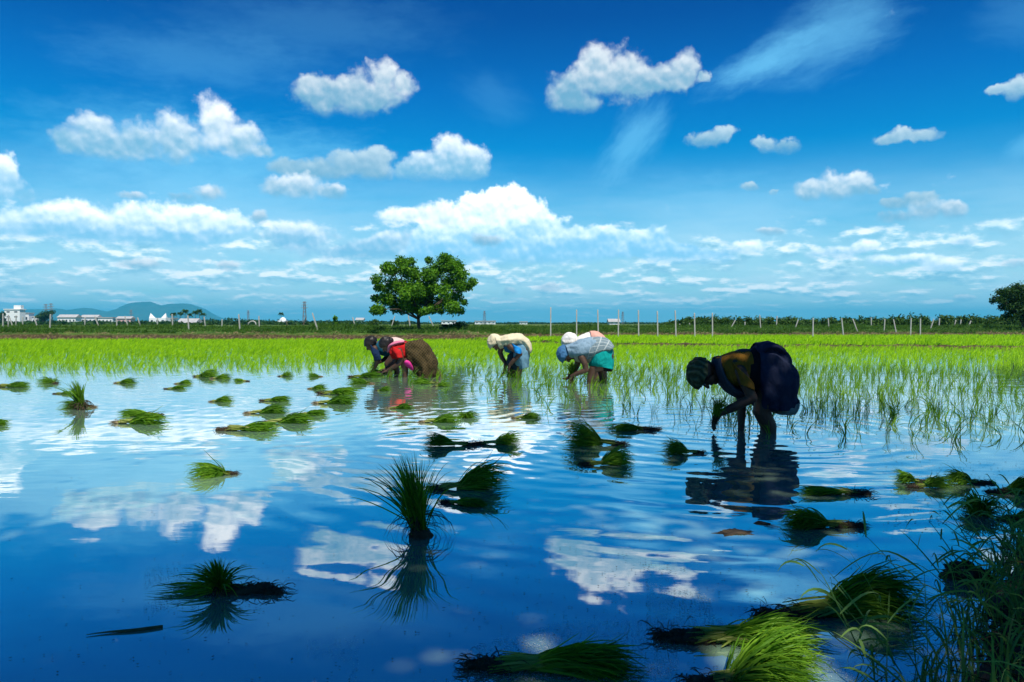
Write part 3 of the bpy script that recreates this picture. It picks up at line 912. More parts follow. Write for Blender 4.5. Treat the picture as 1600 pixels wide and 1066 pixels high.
def flakes(px0, px1, py0, py1, n, smin, smax, r, mask=None, z=.0025):
    X = r.uniform(px0, px1, n); Y = r.uniform(py0, py1, n)
    P = np.array([on_water(a, b) for a, b in zip(X, Y)]); P[:, 2] = z
    if mask is not None:
        k = vnoise(P[:, :2] * mask[0], mask[1], 3) > mask[2]; P = P[k]
    n = len(P); a = r.uniform(0, 6.28, n); s = r.uniform(smin, smax, n); e = r.uniform(.3, 1, n)
    c = np.stack([np.cos(a), np.sin(a), 0 * a], 1); d = np.stack([-np.sin(a), np.cos(a), 0 * a], 1)
    s = s[:, None]; e = e[:, None]
    V = np.stack([P - c * s, P + d * s * e * .6, P + c * s * .8, P - d * s * e * .5], 1) 
    V[:, :, 2] += r.uniform(0, .0015, (n, 1)) + r.uniform(0, .0008, (n, 4))
    return V.reshape(-1, 3), np.arange(n * 4).reshape(n, 4)


r_ = np.random.default_rng(55)
sets = [flakes(-60, 1660, 620, 1075, 1500, .0015, .0065, r_), flakes(700, 1400, 820, 1000, 420, .002, .006, r_),
        flakes(260, 420, 880, 960, 260, .002, .006, r_), flakes(1000, 1400, 880, 1066, 2600, .0015, .006, r_, (1.6, 61, .1)), flakes(1080, 1260, 780, 830, 260, .003, .010, r_, (1.6, 62, 0)),
        flakes(1380, 1600, 720, 830, 500, .003, .010, r_)]
V, F, n_ = [], [], 0
for v, f in sets: V.append(v); F.append(f + n_); n_ += len(v)
M_SPECK = mat_solid('plant_debris', (.015, .014, .008), (.06, .05, .025), 40, .9)
tag(link('floating_debris', mesh_from('floating_debris', np.concatenate(V), np.concatenate(F)), M_SPECK), kind='stuff')
sets = [flakes(225, 335, 885, 960, 1500, .0012, .004, r_, (4, 71, .0)), flakes(1010, 1330, 905, 985, 6500, .0012, .0042, r_, (1.6, 72, .0)),
        flakes(720, 1060, 970, 1066, 5000, .001, .004, r_, (2.4, 73, .2)), flakes(540, 660, 800, 850, 300, .0015, .004, r_, (3, 74, .25)), flakes(1180, 1500, 930, 1066, 3600, .001, .0035, r_, (2.2, 75, .15)),
        flakes(480, 560, 1000, 1066, 400, .001, .003, r_, (3, 76, .2))]
V, F, n_ = [], [], 0
for v, f in sets: V.append(v); F.append(f + n_); n_ += len(v)
M_SCUM = mat_solid('pale_scum', (.30, .35, .35), (.46, .5, .49), 60, .7)
tag(link('water_scum', mesh_from('water_scum', np.concatenate(V), np.concatenate(F)), M_SCUM), kind='stuff')

def mud_clod(px, py, wpx, hpx, label, seed):
    p = on_water(px, py); s = p[1] / FPX
    mb = MB(); mb.ellipsoid((0, 0, 0), (wpx * s / 2, 0, 0), (0, wpx * s / 3, 0), (0, 0, hpx * s), 72, 44)
    V = mb.V[0]; V *= (1 + .4 * vnoise(V / (wpx * s) * 5, seed, 4) + .35 * np.abs(vnoise(V / (wpx * s) * 17, seed + 1, 3)) - .2)[:, None]; V[:, 2] = np.maximum(V[:, 2], -.04)
    mb.V = [V]; o = mb.build('mud_clod', M_ROOT, None, True); o.location = (float(p[0]), float(p[1]), 0); tag(o, label, 'mud clod', 'clods of mud in the water')


mud_clod(1515, 905, 80, 24, 'dark mud clod rising from the water left of the grassy bank', 81)
mud_clod(1190, 818, 26, 2.5, 'small flat mud clod left of the bundle with brown roots', 82)
mud_clod(1150, 832, 60, 1.6, 'long thin mud sliver low in the water under the near worker', 83)

# ------------------------------------------------------------------ grass on the bund at the lower right
r_ = np.random.default_rng(91)
N = 42000
bxx = r_.uniform(.5, 4.2, N); byy = r_.uniform(1.3, 4.6, N)
dd = bund_d(bxx, byy)
keep = (dd > -.05) & (dd < 1.6) & (vnoise(np.stack([bxx, byy], 1) * 2.0, 92) > -.75) & (np.hypot(bxx, byy - 0) > 1.35)
keep &= (bxx > .55) & (r_.random(N) < np.clip(.30 + .5 * dd, .2, .8))
B = np.stack([bxx, byy, np.maximum(bund_z(bxx, byy), -.02)], 1)[keep]
N = len(B)
a = r_.uniform(0, 6.28, N); lean = np.minimum(np.abs(r_.normal(.42, .3, N)), .95); ln = r_.uniform(.05, .19, N) * np.where(r_.random(N) < .08, 1.45, 1)
d = np.stack([np.cos(a) - .15, np.sin(a) + .1, 0 * a], 1); up = np.array([0, 0, 1.])
P1 = B + up * (ln * .45)[:, None] + d * (ln * lean * .15)[:, None]
P2 = B + up * (ln * .85)[:, None] + d * (ln * lean * .5)[:, None]
P3 = B + up * (ln * (1.0 - .5 * lean))[:, None] + d * (ln * lean * 1.1)[:, None]
V, F = blades(B, P1, P2, P3, r_.uniform(.0038, .0085, N), 6, r=r_)
# broad stalks with side leaves along the water's edge
sp_ = [(1.02, 2.02), (1.12, 2.25), (1.3, 2.38), (.86, 1.88), (1.5, 2.7), (1.66, 2.9), (1.86, 3.05), (2.0, 3.2), (2.3, 3.4), (1.42, 2.5), (.95, 2.05), (1.2, 2.2), (1.75, 2.85), (2.1, 3.3), (2.5, 3.5), (1.55, 2.55)] 
VV, FF, n_ = [V], [F], len(V)
for (x, y) in sp_ * 3:
    x += r_.normal(.14, .08); y += r_.normal(0, .06); z = float(bund_z(np.array([x]), np.array([y]))[0]); H = r_.uniform(.14, .30)
    base = np.array([x, y, max(z, -.02)]); tp = base + [r_.normal(-.09, .10), r_.normal(0, .06), H]
    k = int(r_.integers(4, 7)); f = np.linspace(.15, .92, k)[:, None]
    Bs = np.concatenate([base[None], base + (tp - base) * f]); n = len(Bs)
    aa = r_.uniform(0, 6.28, n); dv = np.stack([np.cos(aa), np.sin(aa) * .6, r_.uniform(.15, .8, n)], 1) * r_.uniform(.07, .16, n)[:, None]
    dv[0] = tp - base
    P1 = Bs + dv * .35 + [0, 0, .015]; P2 = Bs + dv * .75 + [0, 0, .02]; P3 = Bs + dv + np.array([0, 0, -.02]); P3[0] = tp
    v, f_ = blades(Bs, P1, P2, P3, np.concatenate([[.005], r_.uniform(.004, .009, n - 1)]), 6, r=r_)
    VV.append(v); FF.append(f_ + n_); n_ += len(v)
tag(link('bund_grass', mesh_from('bund_grass', np.concatenate(VV), np.concatenate(FF)), M_NEARGRASS), kind='stuff')
N = 7000
bxx = r_.uniform(.9, 3.6, N); byy = r_.uniform(1.4, 3.8, N); dd = bund_d(bxx, byy); k = (dd > .06)
B = np.stack([bxx, byy, bund_z(bxx, byy) + .01], 1)[k]; N = len(B)
a = r_.uniform(0, 6.28, N); ln = r_.uniform(.06, .2, N); d = np.stack([np.cos(a), np.sin(a), 0 * a], 1)
P3 = B + d * ln[:, None]; P3[:, 2] += r_.uniform(-.01, .04, N)
V, F = blades(B, B + d * (ln * .3)[:, None] + [0, 0, .03], B + d * (ln * .7)[:, None] + [0, 0, .03], P3, np.full(N, .0032), 4, r=r_)
M_DULL = mat_leaf('dead_grass', [(.1, (.03, .026, .014)), (.6, (.075, .06, .032)), (.9, (.13, .105, .055))], .2)
tag(link('dead_grass', mesh_from('dead_grass', V, F), M_DULL), kind='stuff')
# ------------------------------------------------------------------ people
def cloth(name, a, b, check=None, scale=40, fold=.022, sheen=0.0):
    mt, t, out = material(name)
    tex = t.node('ShaderNodeTexCoord').outputs['UV']
    obj = t.node('ShaderNodeTexCoord').outputs['Object']
    nz, _ = t.noise(obj, 9, 4, .6)
    col = t.ramp(nz, [(.3, a), (.7, b)])
    if check:
        c2, su, sv_, width = check
        s_ = t.node('ShaderNodeSeparateXYZ'); t.put(s_.inputs[0], tex)
        if sv_ is None:
            s_ = t.node('ShaderNodeCombineXYZ'); t.put(s_.inputs[0], t.vm('DOT_PRODUCT', obj, (.72, .2, -.66))); t.put(s_.inputs[1], t.vm('DOT_PRODUCT', obj, (.62, .25, .74)))
            s2 = t.node('ShaderNodeSeparateXYZ'); t.put(s2.inputs[0], s_.outputs[0]); s_ = s2; sv_ = su
        fu = t.m('LESS_THAN', t.m('FRACT', t.m('MULTIPLY', s_.outputs[0], su)), width)
        fv = t.m('LESS_THAN', t.m('FRACT', t.m('MULTIPLY', s_.outputs[1], sv_)), width) if sv_ else 0.0
        f = t.m('MULTIPLY', t.m('MAXIMUM', fu, fv), .8)
        col = t.mix(f, col, c2)
    p = t.node('ShaderNodeBsdfPrincipled'); t.put(p.inputs['Base Color'], col)
    p.inputs['Roughness'].default_value = .9; p.inputs['Specular IOR Level'].default_value = .12
    b_ = t.node('ShaderNodeBump'); b_.inputs['Distance'].default_value = fold
    wv_, _ = t.noise(t.vm('MULTIPLY', obj, (16, 16, 7)), 1.0, 4, .55, dist=.6)
    t.put(b_.inputs['Height'], wv_); t.l.new(b_.outputs[0], p.inputs['Normal'])
    tr = t.node('ShaderNodeBsdfTranslucent'); t.put(tr.inputs['Color'], col)
    ms = t.node('ShaderNodeMixShader'); ms.inputs[0].default_value = .12
    t.l.new(p.outputs[0], ms.inputs[1]); t.l.new(tr.outputs[0], ms.inputs[2]); t.l.new(ms.outputs[0], out.inputs['Surface'])
    return mt


M_SKIN = mat_solid('dark_skin', (.050, .026, .016), (.085, .046, .028), 8, .55, .002)
M_HAIR = mat_solid('black_hair', (.006, .005, .005), (.014, .012, .011), 30, .5, .004)
M_EYE = mat_solid('eye_white', (.5, .48, .44), None, 3, .3)


def to_mesh(mb, voxel, smooth_it, name):
    """fuses the collected volumes into one continuous skin"""
    me = mb.mesh(name + '_src'); o = bpy.data.objects.new(name + '_src', me); COL.objects.link(o)
    md = o.modifiers.new('fuse', 'REMESH'); md.mode = 'VOXEL'; md.voxel_size = voxel; md.use_smooth_shade = True
    sm = o.modifiers.new('soft', 'SMOOTH'); sm.factor = .5; sm.iterations = smooth_it
    dg = bpy.context.evaluated_depsgraph_get(); dg.update()
    res = bpy.data.meshes.new_from_object(o.evaluated_get(dg)); res.name = name
    bpy.data.objects.remove(o, do_unlink=True); bpy.data.meshes.remove(me)
    return res


class Worker:
    """a stooping figure; points are given as photo column/row plus depth offset, at the figure's own distance"""
    def __init__(s, label, ax, wy, voxel=.007, group='farm workers stooping in the paddy'):
        p = on_water(ax, wy); s.d = float(p[1]); s.s = s.d / FPX; s.ax, s.wy = ax, wy
        s.root = thing('person', label, 'person', p, 0, group)
        s.b = MB(); s.vox = voxel

    def P(s, px, py, dy=0.0):
        return np.array([(px - s.ax) * s.s, dy, (s.wy - py) * s.s])

    def limb(s, pts, rads, n=14):
        s.b.chain([s.P(*q) for q in pts], rads, n)

    def head(s, px, py, dy, up, fwd, r=.098):
        c = s.P(px, py, dy); up = nrm(np.array(up, float)); f = np.array(fwd, float); f = nrm(f - up * f.dot(up)); rt_ = np.cross(f, up)
        s.hc, s.hu, s.hf, s.hr, s.hrad = c, up, f, rt_, r
        b = s.b
        b.ellipsoid(c + up * .02, rt_ * r * .80, f * r * 1.02, up * r * .98, 24, 16)                      # skull
        b.ellipsoid(c + f * r * .30 - up * r * .45, rt_ * r * .66, f * r * .66, up * r * .72, 20, 14)      # face and jaw
        b.ellipsoid(c + f * r * .68 - up * r * .98, rt_ * r * .30, f * r * .26, up * r * .22, 14, 10)      # chin
        b.capsule(c + f * r * 1.0 + up * r * .02, r * .10, c + f * r * 1.16 - up * r * .36, r * .17, 10)   # nose
        b.ellipsoid(c + f * r * .93 - up * r * .64, rt_ * r * .27, f * r * .10, up * r * .10, 12, 8)       # lips
        b.ellipsoid(c + f * r * .93 + up * r * .20, rt_ * r * .55, f * r * .12, up * r * .10, 14, 8)       # brow
        for q in (-1, 1): b.ellipsoid(c + rt_ * q * r * .84 - up * r * .10 - f * r * .05, rt_ * r * .08, f * r * .18, up * r * .27, 12, 8)
        e = MB()
        for q in (-1, 1): e.ellipsoid(c + f * r * .93 + rt_ * q * r * .33 + up * r * .02, rt_ * r * .12, f * r * .08, up * r * .06, 12, 8)
        s.eyes = e

    def hand(s, wrist, tip, thumb_side, curl=.5, size=.175):
        """wrist and direction given as photo points; five fingers curling towards the palm side"""
        w_, t_ = s.P(*wrist), s.P(*tip); d = nrm(t_ - w_); side = np.array(thumb_side, float); side = nrm(side - d * side.dot(d)); palm = np.cross(d, side)
        b = s.b; pl = size * .52
        b.ellipsoid(w_ + d * pl * .5, d * pl * .62, side * size * .23, palm * size * .10, 16, 10)
        for k, (o, L) in enumerate(((.17, .42), (.06, .48), (-.06, .45), (-.17, .35))):
            a0 = w_ + d * pl * .92 + side * size * o; c1 = curl * (1 + .12 * k)
            d1 = nrm(d * math.cos(c1 * .5) + palm * math.sin(c1 * .5) + side * o * .5); a1 = a0 + d1 * size * L * .42
            d2 = nrm(d * math.cos(c1 * 1.2) + palm * math.sin(c1 * 1.2)); a2 = a1 + d2 * size * L * .34
            d3 = nrm(d * math.cos(c1 * 1.8) + palm * math.sin(c1 * 1.8)); a3 = a2 + d3 * size * L * .26
            b.chain([a0, a1, a2, a3], [.0088, .0082, .0076, .0066], 8)
        a0 = w_ + d * pl * .25 + side * size * .16; a1 = a0 + nrm(d * .6 + side * .8 + palm * .3) * size * .22; a2 = a1 + nrm(d * .9 + side * .2 + palm * .5) * size * .18
        b.chain([a0, a1, a2], [.0115, .0095, .0075], 8)

    def finish(s):
        me = to_mesh(s.b, s.vox, 3, 'body'); s.body = link('body', me, M_SKIN, s.root)
        if hasattr(s, 'eyes'): s.eyes.build('eyes', M_EYE, s.body, True)

    def cap(s, name, mat, grow=1.16, face_cut=.30, low=-.65, folds=.03, back=0.0, parent=None, lump=.10):
        """cloth or hair hugging the skull, open at the face"""
        r = s.hrad * grow; mb = MB(); A = [s.hr, s.hf, s.hu]
        nu, nv = 56, 34; V = []; keep = []
        for j in range(nv + 1):
            ph = PI / 2 - (PI / 2 + 1.15) * j / nv
            for i in range(nu):
                th = 2 * PI * i / nu
                x, y, z = math.cos(ph) * math.cos(th), math.cos(ph) * math.sin(th), math.sin(ph)
                # pull the rim back off the face
                lim = low + (face_cut - low) * max(0.0, y) ** .55
                if z < lim: z = lim + (z - lim) * .10; 
                rr = r * (1 + folds * (math.sin(9 * th + 5 * ph) * .6 + math.sin(17 * th - 9 * ph) * .4) * min(1, (1 - abs(z)) * 2 + .25))
                rr = rr * (1 + lump * float(vnoise(np.array([[x * 2.2 + s.ax, y * 2.2, z * 2.2]]), 17, 3)[0]))
                V.append(s.hc + s.hu * .02 + rr * (s.hr * x * .88 + s.hf * (y * 1.04 - back * max(0, -y)) + s.hu * z))
        F = [(j * nu + i, j * nu + (i + 1) % nu, (j + 1) * nu + (i + 1) % nu, (j + 1) * nu + i) for j in range(nv) for i in range(nu)]
        mb.add(V, F)
        o = mb.build(name, mat, parent or s.root, True)
        sd = o.modifiers.new('thick', 'SOLIDIFY'); sd.thickness = .006
        return o

    def drape(s, name, mat, ribs, lat, dy=0.0, nseg=56, folds=.0, nf=9, seed=0, thick=.006, sub=5, wrinkle=.011, parent=None, power=.85):
        """a garment lofted through ribs: each rib joins two outline points (column,row) and is swept round the body;
        lat gives the half width across at each rib"""
        top = np.array([s.P(a, b) for a, b, _, _ in ribs]); bot = np.array([s.P(c, d) for _, _, c, d in ribs])
        lat = np.asarray(lat, float); n = len(ribs); dyv = np.broadcast_to(np.asarray(dy, float), (n,))
        t = np.linspace(0, n - 1, (n - 1) * sub + 1)

        def cr(A):
            A = np.asarray(A, float); out = []
            for q in t:
                i = min(int(q), n - 2); f = q - i
                p0, p1, p2, p3 = A[max(i - 1, 0)], A[i], A[i + 1], A[min(i + 2, n - 1)]
                out.append(.5 * ((2 * p1) + (-p0 + p2) * f + (2 * p0 - 5 * p1 + 4 * p2 - p3) * f * f + (-p0 + 3 * p1 - 3 * p2 + p3) * f ** 3))
            return np.array(out)
        T_, B_, L_, Y_ = cr(top), cr(bot), cr(lat), cr(dyv)
        gr = 1.4 if (name == 'sleeve' and s.d > 8) else 1.0; L_ = L_ * (1.2 if gr > 1 else 1)
        V, uv = [], []
        rr = np.random.default_rng(seed); ph = rr.uniform(0, 6.28, 4)
        m = len(t)
        for j in range(m):
            c = (T_[j] + B_[j]) / 2; h = (T_[j] - B_[j]) / 2 * gr
            fj = folds * (j / (m - 1)) ** 1.1 if np.isscalar(folds) else np.interp(j / (m - 1), np.linspace(0, 1, len(folds)), folds)
            for i in range(nseg):
                th = 2 * PI * i / nseg
                k = 1 + fj * (.6 * math.sin(nf * th + ph[0] + .9 * j / m) + .4 * math.sin((2 * nf - 3) * th + ph[1] + 2.2 * j / m))
                ct, st_ = math.cos(th), math.sin(th)
                ct = math.copysign(abs(ct) ** power, ct); st_ = math.copysign(abs(st_) ** power, st_)
                V.append(c + h * ct * k + np.array([0, 1., 0]) * (L_[j] * st_ * k + Y_[j])); uv.append((i / nseg, j / (m - 1)))
        V = np.array(V); nn = (.7 * vnoise(V * 14, seed + 5, 3) + .9 * (.45 - np.abs(vnoise(V * np.array([9, 9, 16]), seed + 6, 3))))[:, None]
        cc = np.repeat((T_ + B_) / 2, nseg, 0)
        V = V + nrm(V - cc) * nn * wrinkle
        F = [(j * nseg + i, j * nseg + (i + 1) % nseg, (j + 1) * nseg + (i + 1) % nseg, (j + 1) * nseg + i) for j in range(m - 1) for i in range(nseg)]
        mb = MB(); mb.add(V, F); o = mb.build(name, mat, parent or s.root, True)
        me = o.data; ul = me.uv_layers.new(name='UVMap'); li = np.zeros(len(me.loops), np.int32); me.loops.foreach_get('vertex_index', li)
        U = np.array(uv)[li]
        pi_ = np.repeat(np.arange(len(F)), 4); wrap = (np.arange(len(F)) % nseg == nseg - 1)[pi_] & (U[:, 0] < .01); U[wrap, 0] = 1.0
        ul.data.foreach_set('uv', U.astype(np.float32).ravel())
        sd = o.modifiers.new('thick', 'SOLIDIFY'); sd.thickness = thick
        return o

    def held(s, px, py, dy, seed, n=60, H=.22, lean=(0, 0, 1), label=None, width=.0065):
        o = thing('seedling_handful', label, 'seedling handful', s.root.location + Vector(s.P(px, py, dy)), 0)
        r = np.random.default_rng(seed); ax = nrm(np.array(lean, float)); N = n
        B = r.normal(0, .012, (N, 3)) - ax * H * .35
        d = nrm(ax + .42 * r.normal(size=(N, 3))); L = H * r.uniform(.5, 1.0, N)
        P3 = B * .5 + d * L[:, None] - np.array([0, 0, 1]) * (L * .25)[:, None]
        V, F = blades(B, B + ax * H * .35, B + ax * H * .35 + d * (L * .5)[:, None], P3, width * r.uniform(.7, 1.2, N), 5, r=r)
        link('leaves', mesh_from('leaves', V, F), M_SEED, o)
        V, F = blades(B, B - ax * .03, B - ax * .06 + r.normal(0, .01, (N, 3)), B - ax * H * .35 + r.normal(0, .022, (N, 3)), np.full(N, .004), 3, r=r)
        link('roots', mesh_from('roots', V, F), M_ROOT, o)
        return o


# near worker in the shade -------------------------------------------------
A = Worker('nearest stooping worker in shade, olive headwrap, brown blouse and navy wrapped skirt', 1190, 674, .005)
A.limb([(1204, 575, 0), (1184, 566, 0), (1160, 563, 0), (1141, 571, 0)], [.135, .115, .105, .10])        # trunk
A.limb([(1141, 571, -.09), (1141, 571, .09)], [.085, .085])
A.limb([(1136, 574, 0), (1122, 579, 0), (1112, 581, 0)], [.06, .055, .052])                                # neck
A.head(1100, 583, 0, (-1, 0, .05), (-.25, 0, -1), .100)
A.limb([(1206, 580, -.09), (1196, 604, -.11), (1184, 640, -.09), (1196, 664, -.08), (1198, 692, -.08), (1192, 712, -.08)], [.115, .098, .072, .066, .05, .05])
A.limb([(1208, 580, .09), (1204, 606, .11), (1196, 642, .12), (1206, 666, .13), (1206, 692, .13), (1200, 712, .13)], [.115, .098, .068, .060, .046, .05])
A.limb([(1192, 712, -.08), (1172, 717, -.08)], [.05, .035]); A.limb([(1200, 712, .13), (1182, 717, .13)], [.05, .035])
A.limb([(1146, 578, -.16), (1155, 600, -.20), (1163, 618, -.21), (1140, 631, -.18), (1119, 643, -.13)], [.058, .048, .043, .038, .028])      # near arm
A.hand((1119, 643, -.13), (1103, 668, -.11), (0, .9, .2), .45)
A.limb([(1150, 580, .15), (1163, 606, .17), (1167, 628, .16), (1166, 655, .14), (1165, 672, .13)], [.056, .047, .042, .036, .028])          # far arm, straight down
A.hand((1165, 672, .13), (1163, 694, .12), (-.9, -.2, 0), .5)
A.finish()
mt, t, out = material('olive_headwrap')
wv = t.node('ShaderNodeTexWave', wave_type='BANDS', bands_direction='DIAGONAL'); wv.inputs['Scale'].default_value = 9; wv.inputs['Distortion'].default_value = 5; wv.inputs['Detail'].default_value = 3
t.put(wv.inputs['Vector'], t.node('ShaderNodeTexCoord').outputs['Object'])
p = t.node('ShaderNodeBsdfPrincipled'); p.inputs['Roughness'].default_value = .95; p.inputs['Specular IOR Level'].default_value = .1
t.put(p.inputs['Base Color'], t.ramp(wv.outputs['Fac'], [(.1, (.040, .050, .026)), (.55, (.070, .084, .044)), (.95, (.105, .12, .066))]))
bp = t.node('ShaderNodeBump'); bp.inputs['Distance'].default_value = .012; t.put(bp.inputs['Height'], wv.outputs['Fac']); t.l.new(bp.outputs[0], p.inputs['Normal']); t.l.new(p.outputs[0], out.inputs['Surface'])
A.cap('headwrap', mt, 1.27, .22, -.12, .07, .02)
kb = MB(); kc = A.hc + A.hu * A.hrad * 1.12 - A.hf * .02; kb.ellipsoid(kc, A.hu * .045, A.hr * .055, A.hf * .055, 24, 14); kb.V[0] *= 1; kb.V[0] += nrm(kb.V[0] - kc) * (vnoise(kb.V[0] * 40, 77, 3) * .010)[:, None]; kb.build('headwrap_knot', mt, A.root, True)
A.cap('hair', M_HAIR, 1.10, .22, -.75, .02, .06)
A.drape('blouse', cloth('brown_blouse', (.19, .088, .010), (.26, .125, .016)), [(1118, 560, 1132, 600), (1128, 557, 1146, 603), (1145, 551, 1156, 603), (1160, 549, 1164, 602), (1168, 548, 1170, 602)], [.14, .185, .175, .155, .15], folds=.012, seed=5, wrinkle=.008)
A.drape('sleeve', cloth('brown_sleeve', (.20, .094, .011), (.27, .13, .018)), [(1133, 564, 1153, 584), (1139, 575, 1161, 590), (1143, 589, 1165, 597), (1145, 598, 1165, 606)], [.085, .088, .084, .08], dy=[-.14, -.17, -.195, -.205], folds=.03, nf=5, seed=6)
A.drape('sleeve', cloth('brown_sleeve_far', (.20, .094, .011), (.27, .13, .018)), [(1140, 568, 1156, 584), (1147, 578, 1163, 590), (1154, 592, 1170, 600)], [.072, .074, .07], dy=[.13, .155, .17], folds=.03, nf=5, seed=7)
A.drape('sash', cloth('grey_blue_sash', (.030, .042, .062), (.05, .065, .09)), [(1114, 560, 1124, 556), (1114, 575, 1123, 570), (1119, 590, 1128, 584), (1128, 604, 1137, 596), (1140, 617, 1148, 604), (1152, 622, 1160, 606)], [.10, .16, .18, .18, .17, .14], folds=.03, nf=5, seed=8)
A.drape('waistband', cloth('black_waistband', (.006, .007, .010), (.012, .013, .018)), [(1165, 549, 1161, 606), (1174, 546, 1170, 612), (1186, 543, 1180, 618)], [.150, .155, .165], folds=.015, seed=9)
NAVY = cloth('navy_wrap', (.016, .022, .050), (.030, .038, .075), fold=.022)
A.drape('skirt', NAVY, [(1179, 540, 1178, 606), (1190, 537, 1180, 622), (1206, 541, 1180, 632), (1224, 553, 1180, 636), (1235, 572, 1181, 637), (1240, 596, 1183, 637), (1240, 618, 1186, 637), (1237, 636, 1188, 639)],
        [.165, .20, .225, .235, .235, .225, .215, .205], folds=[.05, .055, .055, .055, .06, .065, .07, .08], nf=12, seed=11, wrinkle=.026)
A.drape('waist_roll', cloth('navy_roll', (.014, .018, .046), (.03, .034, .078), fold=.025), [(1177, 547, 1184, 556), (1184, 537, 1190, 548), (1194, 535, 1198, 546), (1206, 537, 1206, 549), (1219, 545, 1214, 556)], [.12, .17, .19, .19, .15], folds=.07, nf=9, seed=12, wrinkle=.014)
A.drape('petticoat', cloth('grey_petticoat', (.13, .155, .155), (.20, .225, .22)), [(1241, 622, 1220, 634), (1241, 632, 1210, 641), (1236, 643, 1211, 645)], [.20, .22, .20], folds=[.02, .04, .05], nf=9, seed=13)
A.held(1114, 634, -.15, 41, 120, .21, (.25, 0, 1), 'dark handful of rice seedlings gripped by the nearest worker in the shade', .006)

# worker in the cream shawl --------------------------------------------------
Bw = Worker('stooping worker with cream headcloth and shawl, blue sleeve and faded blue skirt', 806, 590)
Bw.limb([(818, 545, 0), (808, 536, 0), (797, 535, 0), (790, 538, 0)], [.13, .11, .10, .095])
Bw.limb([(792, 538, -.09), (792, 538, .09)], [.08, .08])
Bw.limb([(790, 537, 0), (783, 536, 0), (779, 536, 0)], [.058, .052, .05])
Bw.head(775, 535, 0, (-1, 0, .25), (-.1, 0, -1), .104)
Bw.limb([(819, 548, -.08), (816, 560, -.09), (811, 574, -.08), (810, 584, -.07), (810, 597, -.07), (806, 604, -.07)], [.11, .09, .065, .056, .044, .045])
Bw.limb([(819, 548, .08), (810, 560, .09), (801, 574, .10), (803, 584, .10), (803, 597, .10), (799, 604, .10)], [.11, .09, .065, .056, .044, .045])
Bw.limb([(797, 541, -.16), (807, 548, -.20), (812.5, 553, -.2), (803, 562, -.19), (796.5, 570, -.16)], [.056, .046, .042, .036, .028])
Bw.hand((796.5, 570, -.16), (793, 582, -.14), (-.4, .9, 0), .6)
Bw.limb([(784, 541, .14), (781, 551, .17), (784, 559, .16), (790, 568, .10), (789, 574, .06)], [.054, .045, .04, .034, .028])
Bw.hand((789, 574, .06), (787, 586, .04), (.6, -.8, 0), .5)
Bw.finish()
CREAM = cloth('cream_cloth', (.60, .52, .34), (.76, .68, .48), fold=.022)
Bw.cap('headcloth', CREAM, 1.22, .45, -.6, .035, .03)
Bw.drape('shawl', CREAM, [(772, 524, 781, 545), (782, 526, 786, 543), (792, 523.5, 796, 543), (803, 521.5, 803, 541), (814, 522.5, 810, 540), (823, 528, 815, 540), (829, 537, 820, 544), (831, 546, 824, 549), (829, 551, 826, 552)],
         [.115, .14, .20, .205, .20, .195, .185, .17, .14], folds=[.02, .04, .05, .03, .03, .03, .04, .05, .05], nf=7, seed=21, wrinkle=.014)
Bw.drape('blouse', cloth('blue_blouse', (.012, .09, .22), (.02, .15, .33)), [(784, 530, 789, 549), (793, 527, 796, 551), (804, 526, 806, 550), (812, 527, 814, 550)], [.13, .165, .155, .15], folds=.015, seed=22)
Bw.drape('sleeve', cloth('bright_blue_sleeve', (.01, .20, .55), (.02, .28, .68)), [(801, 537, 809, 541), (803, 542, 812, 544), (805, 548, 813, 549), (806, 551, 813, 552)], [.07, .074, .07, .066], dy=[-.16, -.18, -.20, -.21], folds=.03, nf=5, seed=23)
Bw.drape('skirt', cloth('faded_blue_skirt', (.12, .26, .36), (.18, .35, .46)), [(812, 530, 802, 552), (821, 533, 801, 562), (826, 542, 804, 570), (827, 552, 807, 573), (826.5, 564, 809, 575), (826, 573, 810, 577)], [.17, .20, .21, .205, .20, .195],
         folds=[.01, .02, .03, .04, .05, .06], nf=8, seed=24)
Bw.drape('underskirt', cloth('dark_underskirt', (.012, .03, .045), (.025, .05, .07)), [(806, 545, 793, 556), (810, 556, 792, 566), (812, 566, 794, 573), (812, 578, 800, 578)], [.16, .18, .18, .16], dy=.05, folds=.04, seed=25)
Bw.held(795, 583, -.08, 42, 90, .26, (-.1, 0, 1), 'sunlit handful of rice seedlings held low by the cream shawled worker', .008)

# worker in red blouse and plaid wrap ------------------------------------------
Cw = Worker('stooping worker with black hair, red blouse and brown checked wrap, hindmost foot lifted', 652, 589)
Cw.limb([(652, 548, 0), (640, 544, 0), (627, 545, 0), (618, 546, 0)], [.14, .115, .10, .095])
Cw.limb([(620, 545, -.09), (620, 545, .09)], [.08, .08])
Cw.limb([(617, 545, 0), (611, 541, 0), (607, 539, 0)], [.058, .05, .05])
Cw.head(604, 538, 0, (-.8, 0, .6), (-.7, 0, -.9), .104)
Cw.limb([(652, 552, -.08), (642, 562, -.10), (633, 567, -.10), (634, 578, -.09), (634, 592, -.09), (629, 600, -.09)], [.12, .09, .066, .056, .044, .045])
Cw.limb([(656, 552, .08), (668, 566, .09), (677, 577, .09), (683, 582, .09), (688, 588, .09)], [.12, .09, .062, .050, .042])
Cw.limb([(688, 588, .09), (684, 594, .09)], [.042, .03])
Cw.limb([(626, 548, -.16), (630, 560, -.19), (627, 567, -.19), (617, 573, -.17), (608, 578, -.14)], [.056, .046, .042, .036, .028])
Cw.hand((608, 578, -.14), (597, 582, -.12), (.1, .9, .3), .5)
Cw.limb([(622, 549, .15), (619, 560, .17), (614, 568, .15), (607, 573, .12), (600, 578, .08)], [.054, .045, .04, .034, .028])
Cw.hand((600, 578, .08), (592, 583, .05), (.1, -.9, .3), .5)
Cw.finish()
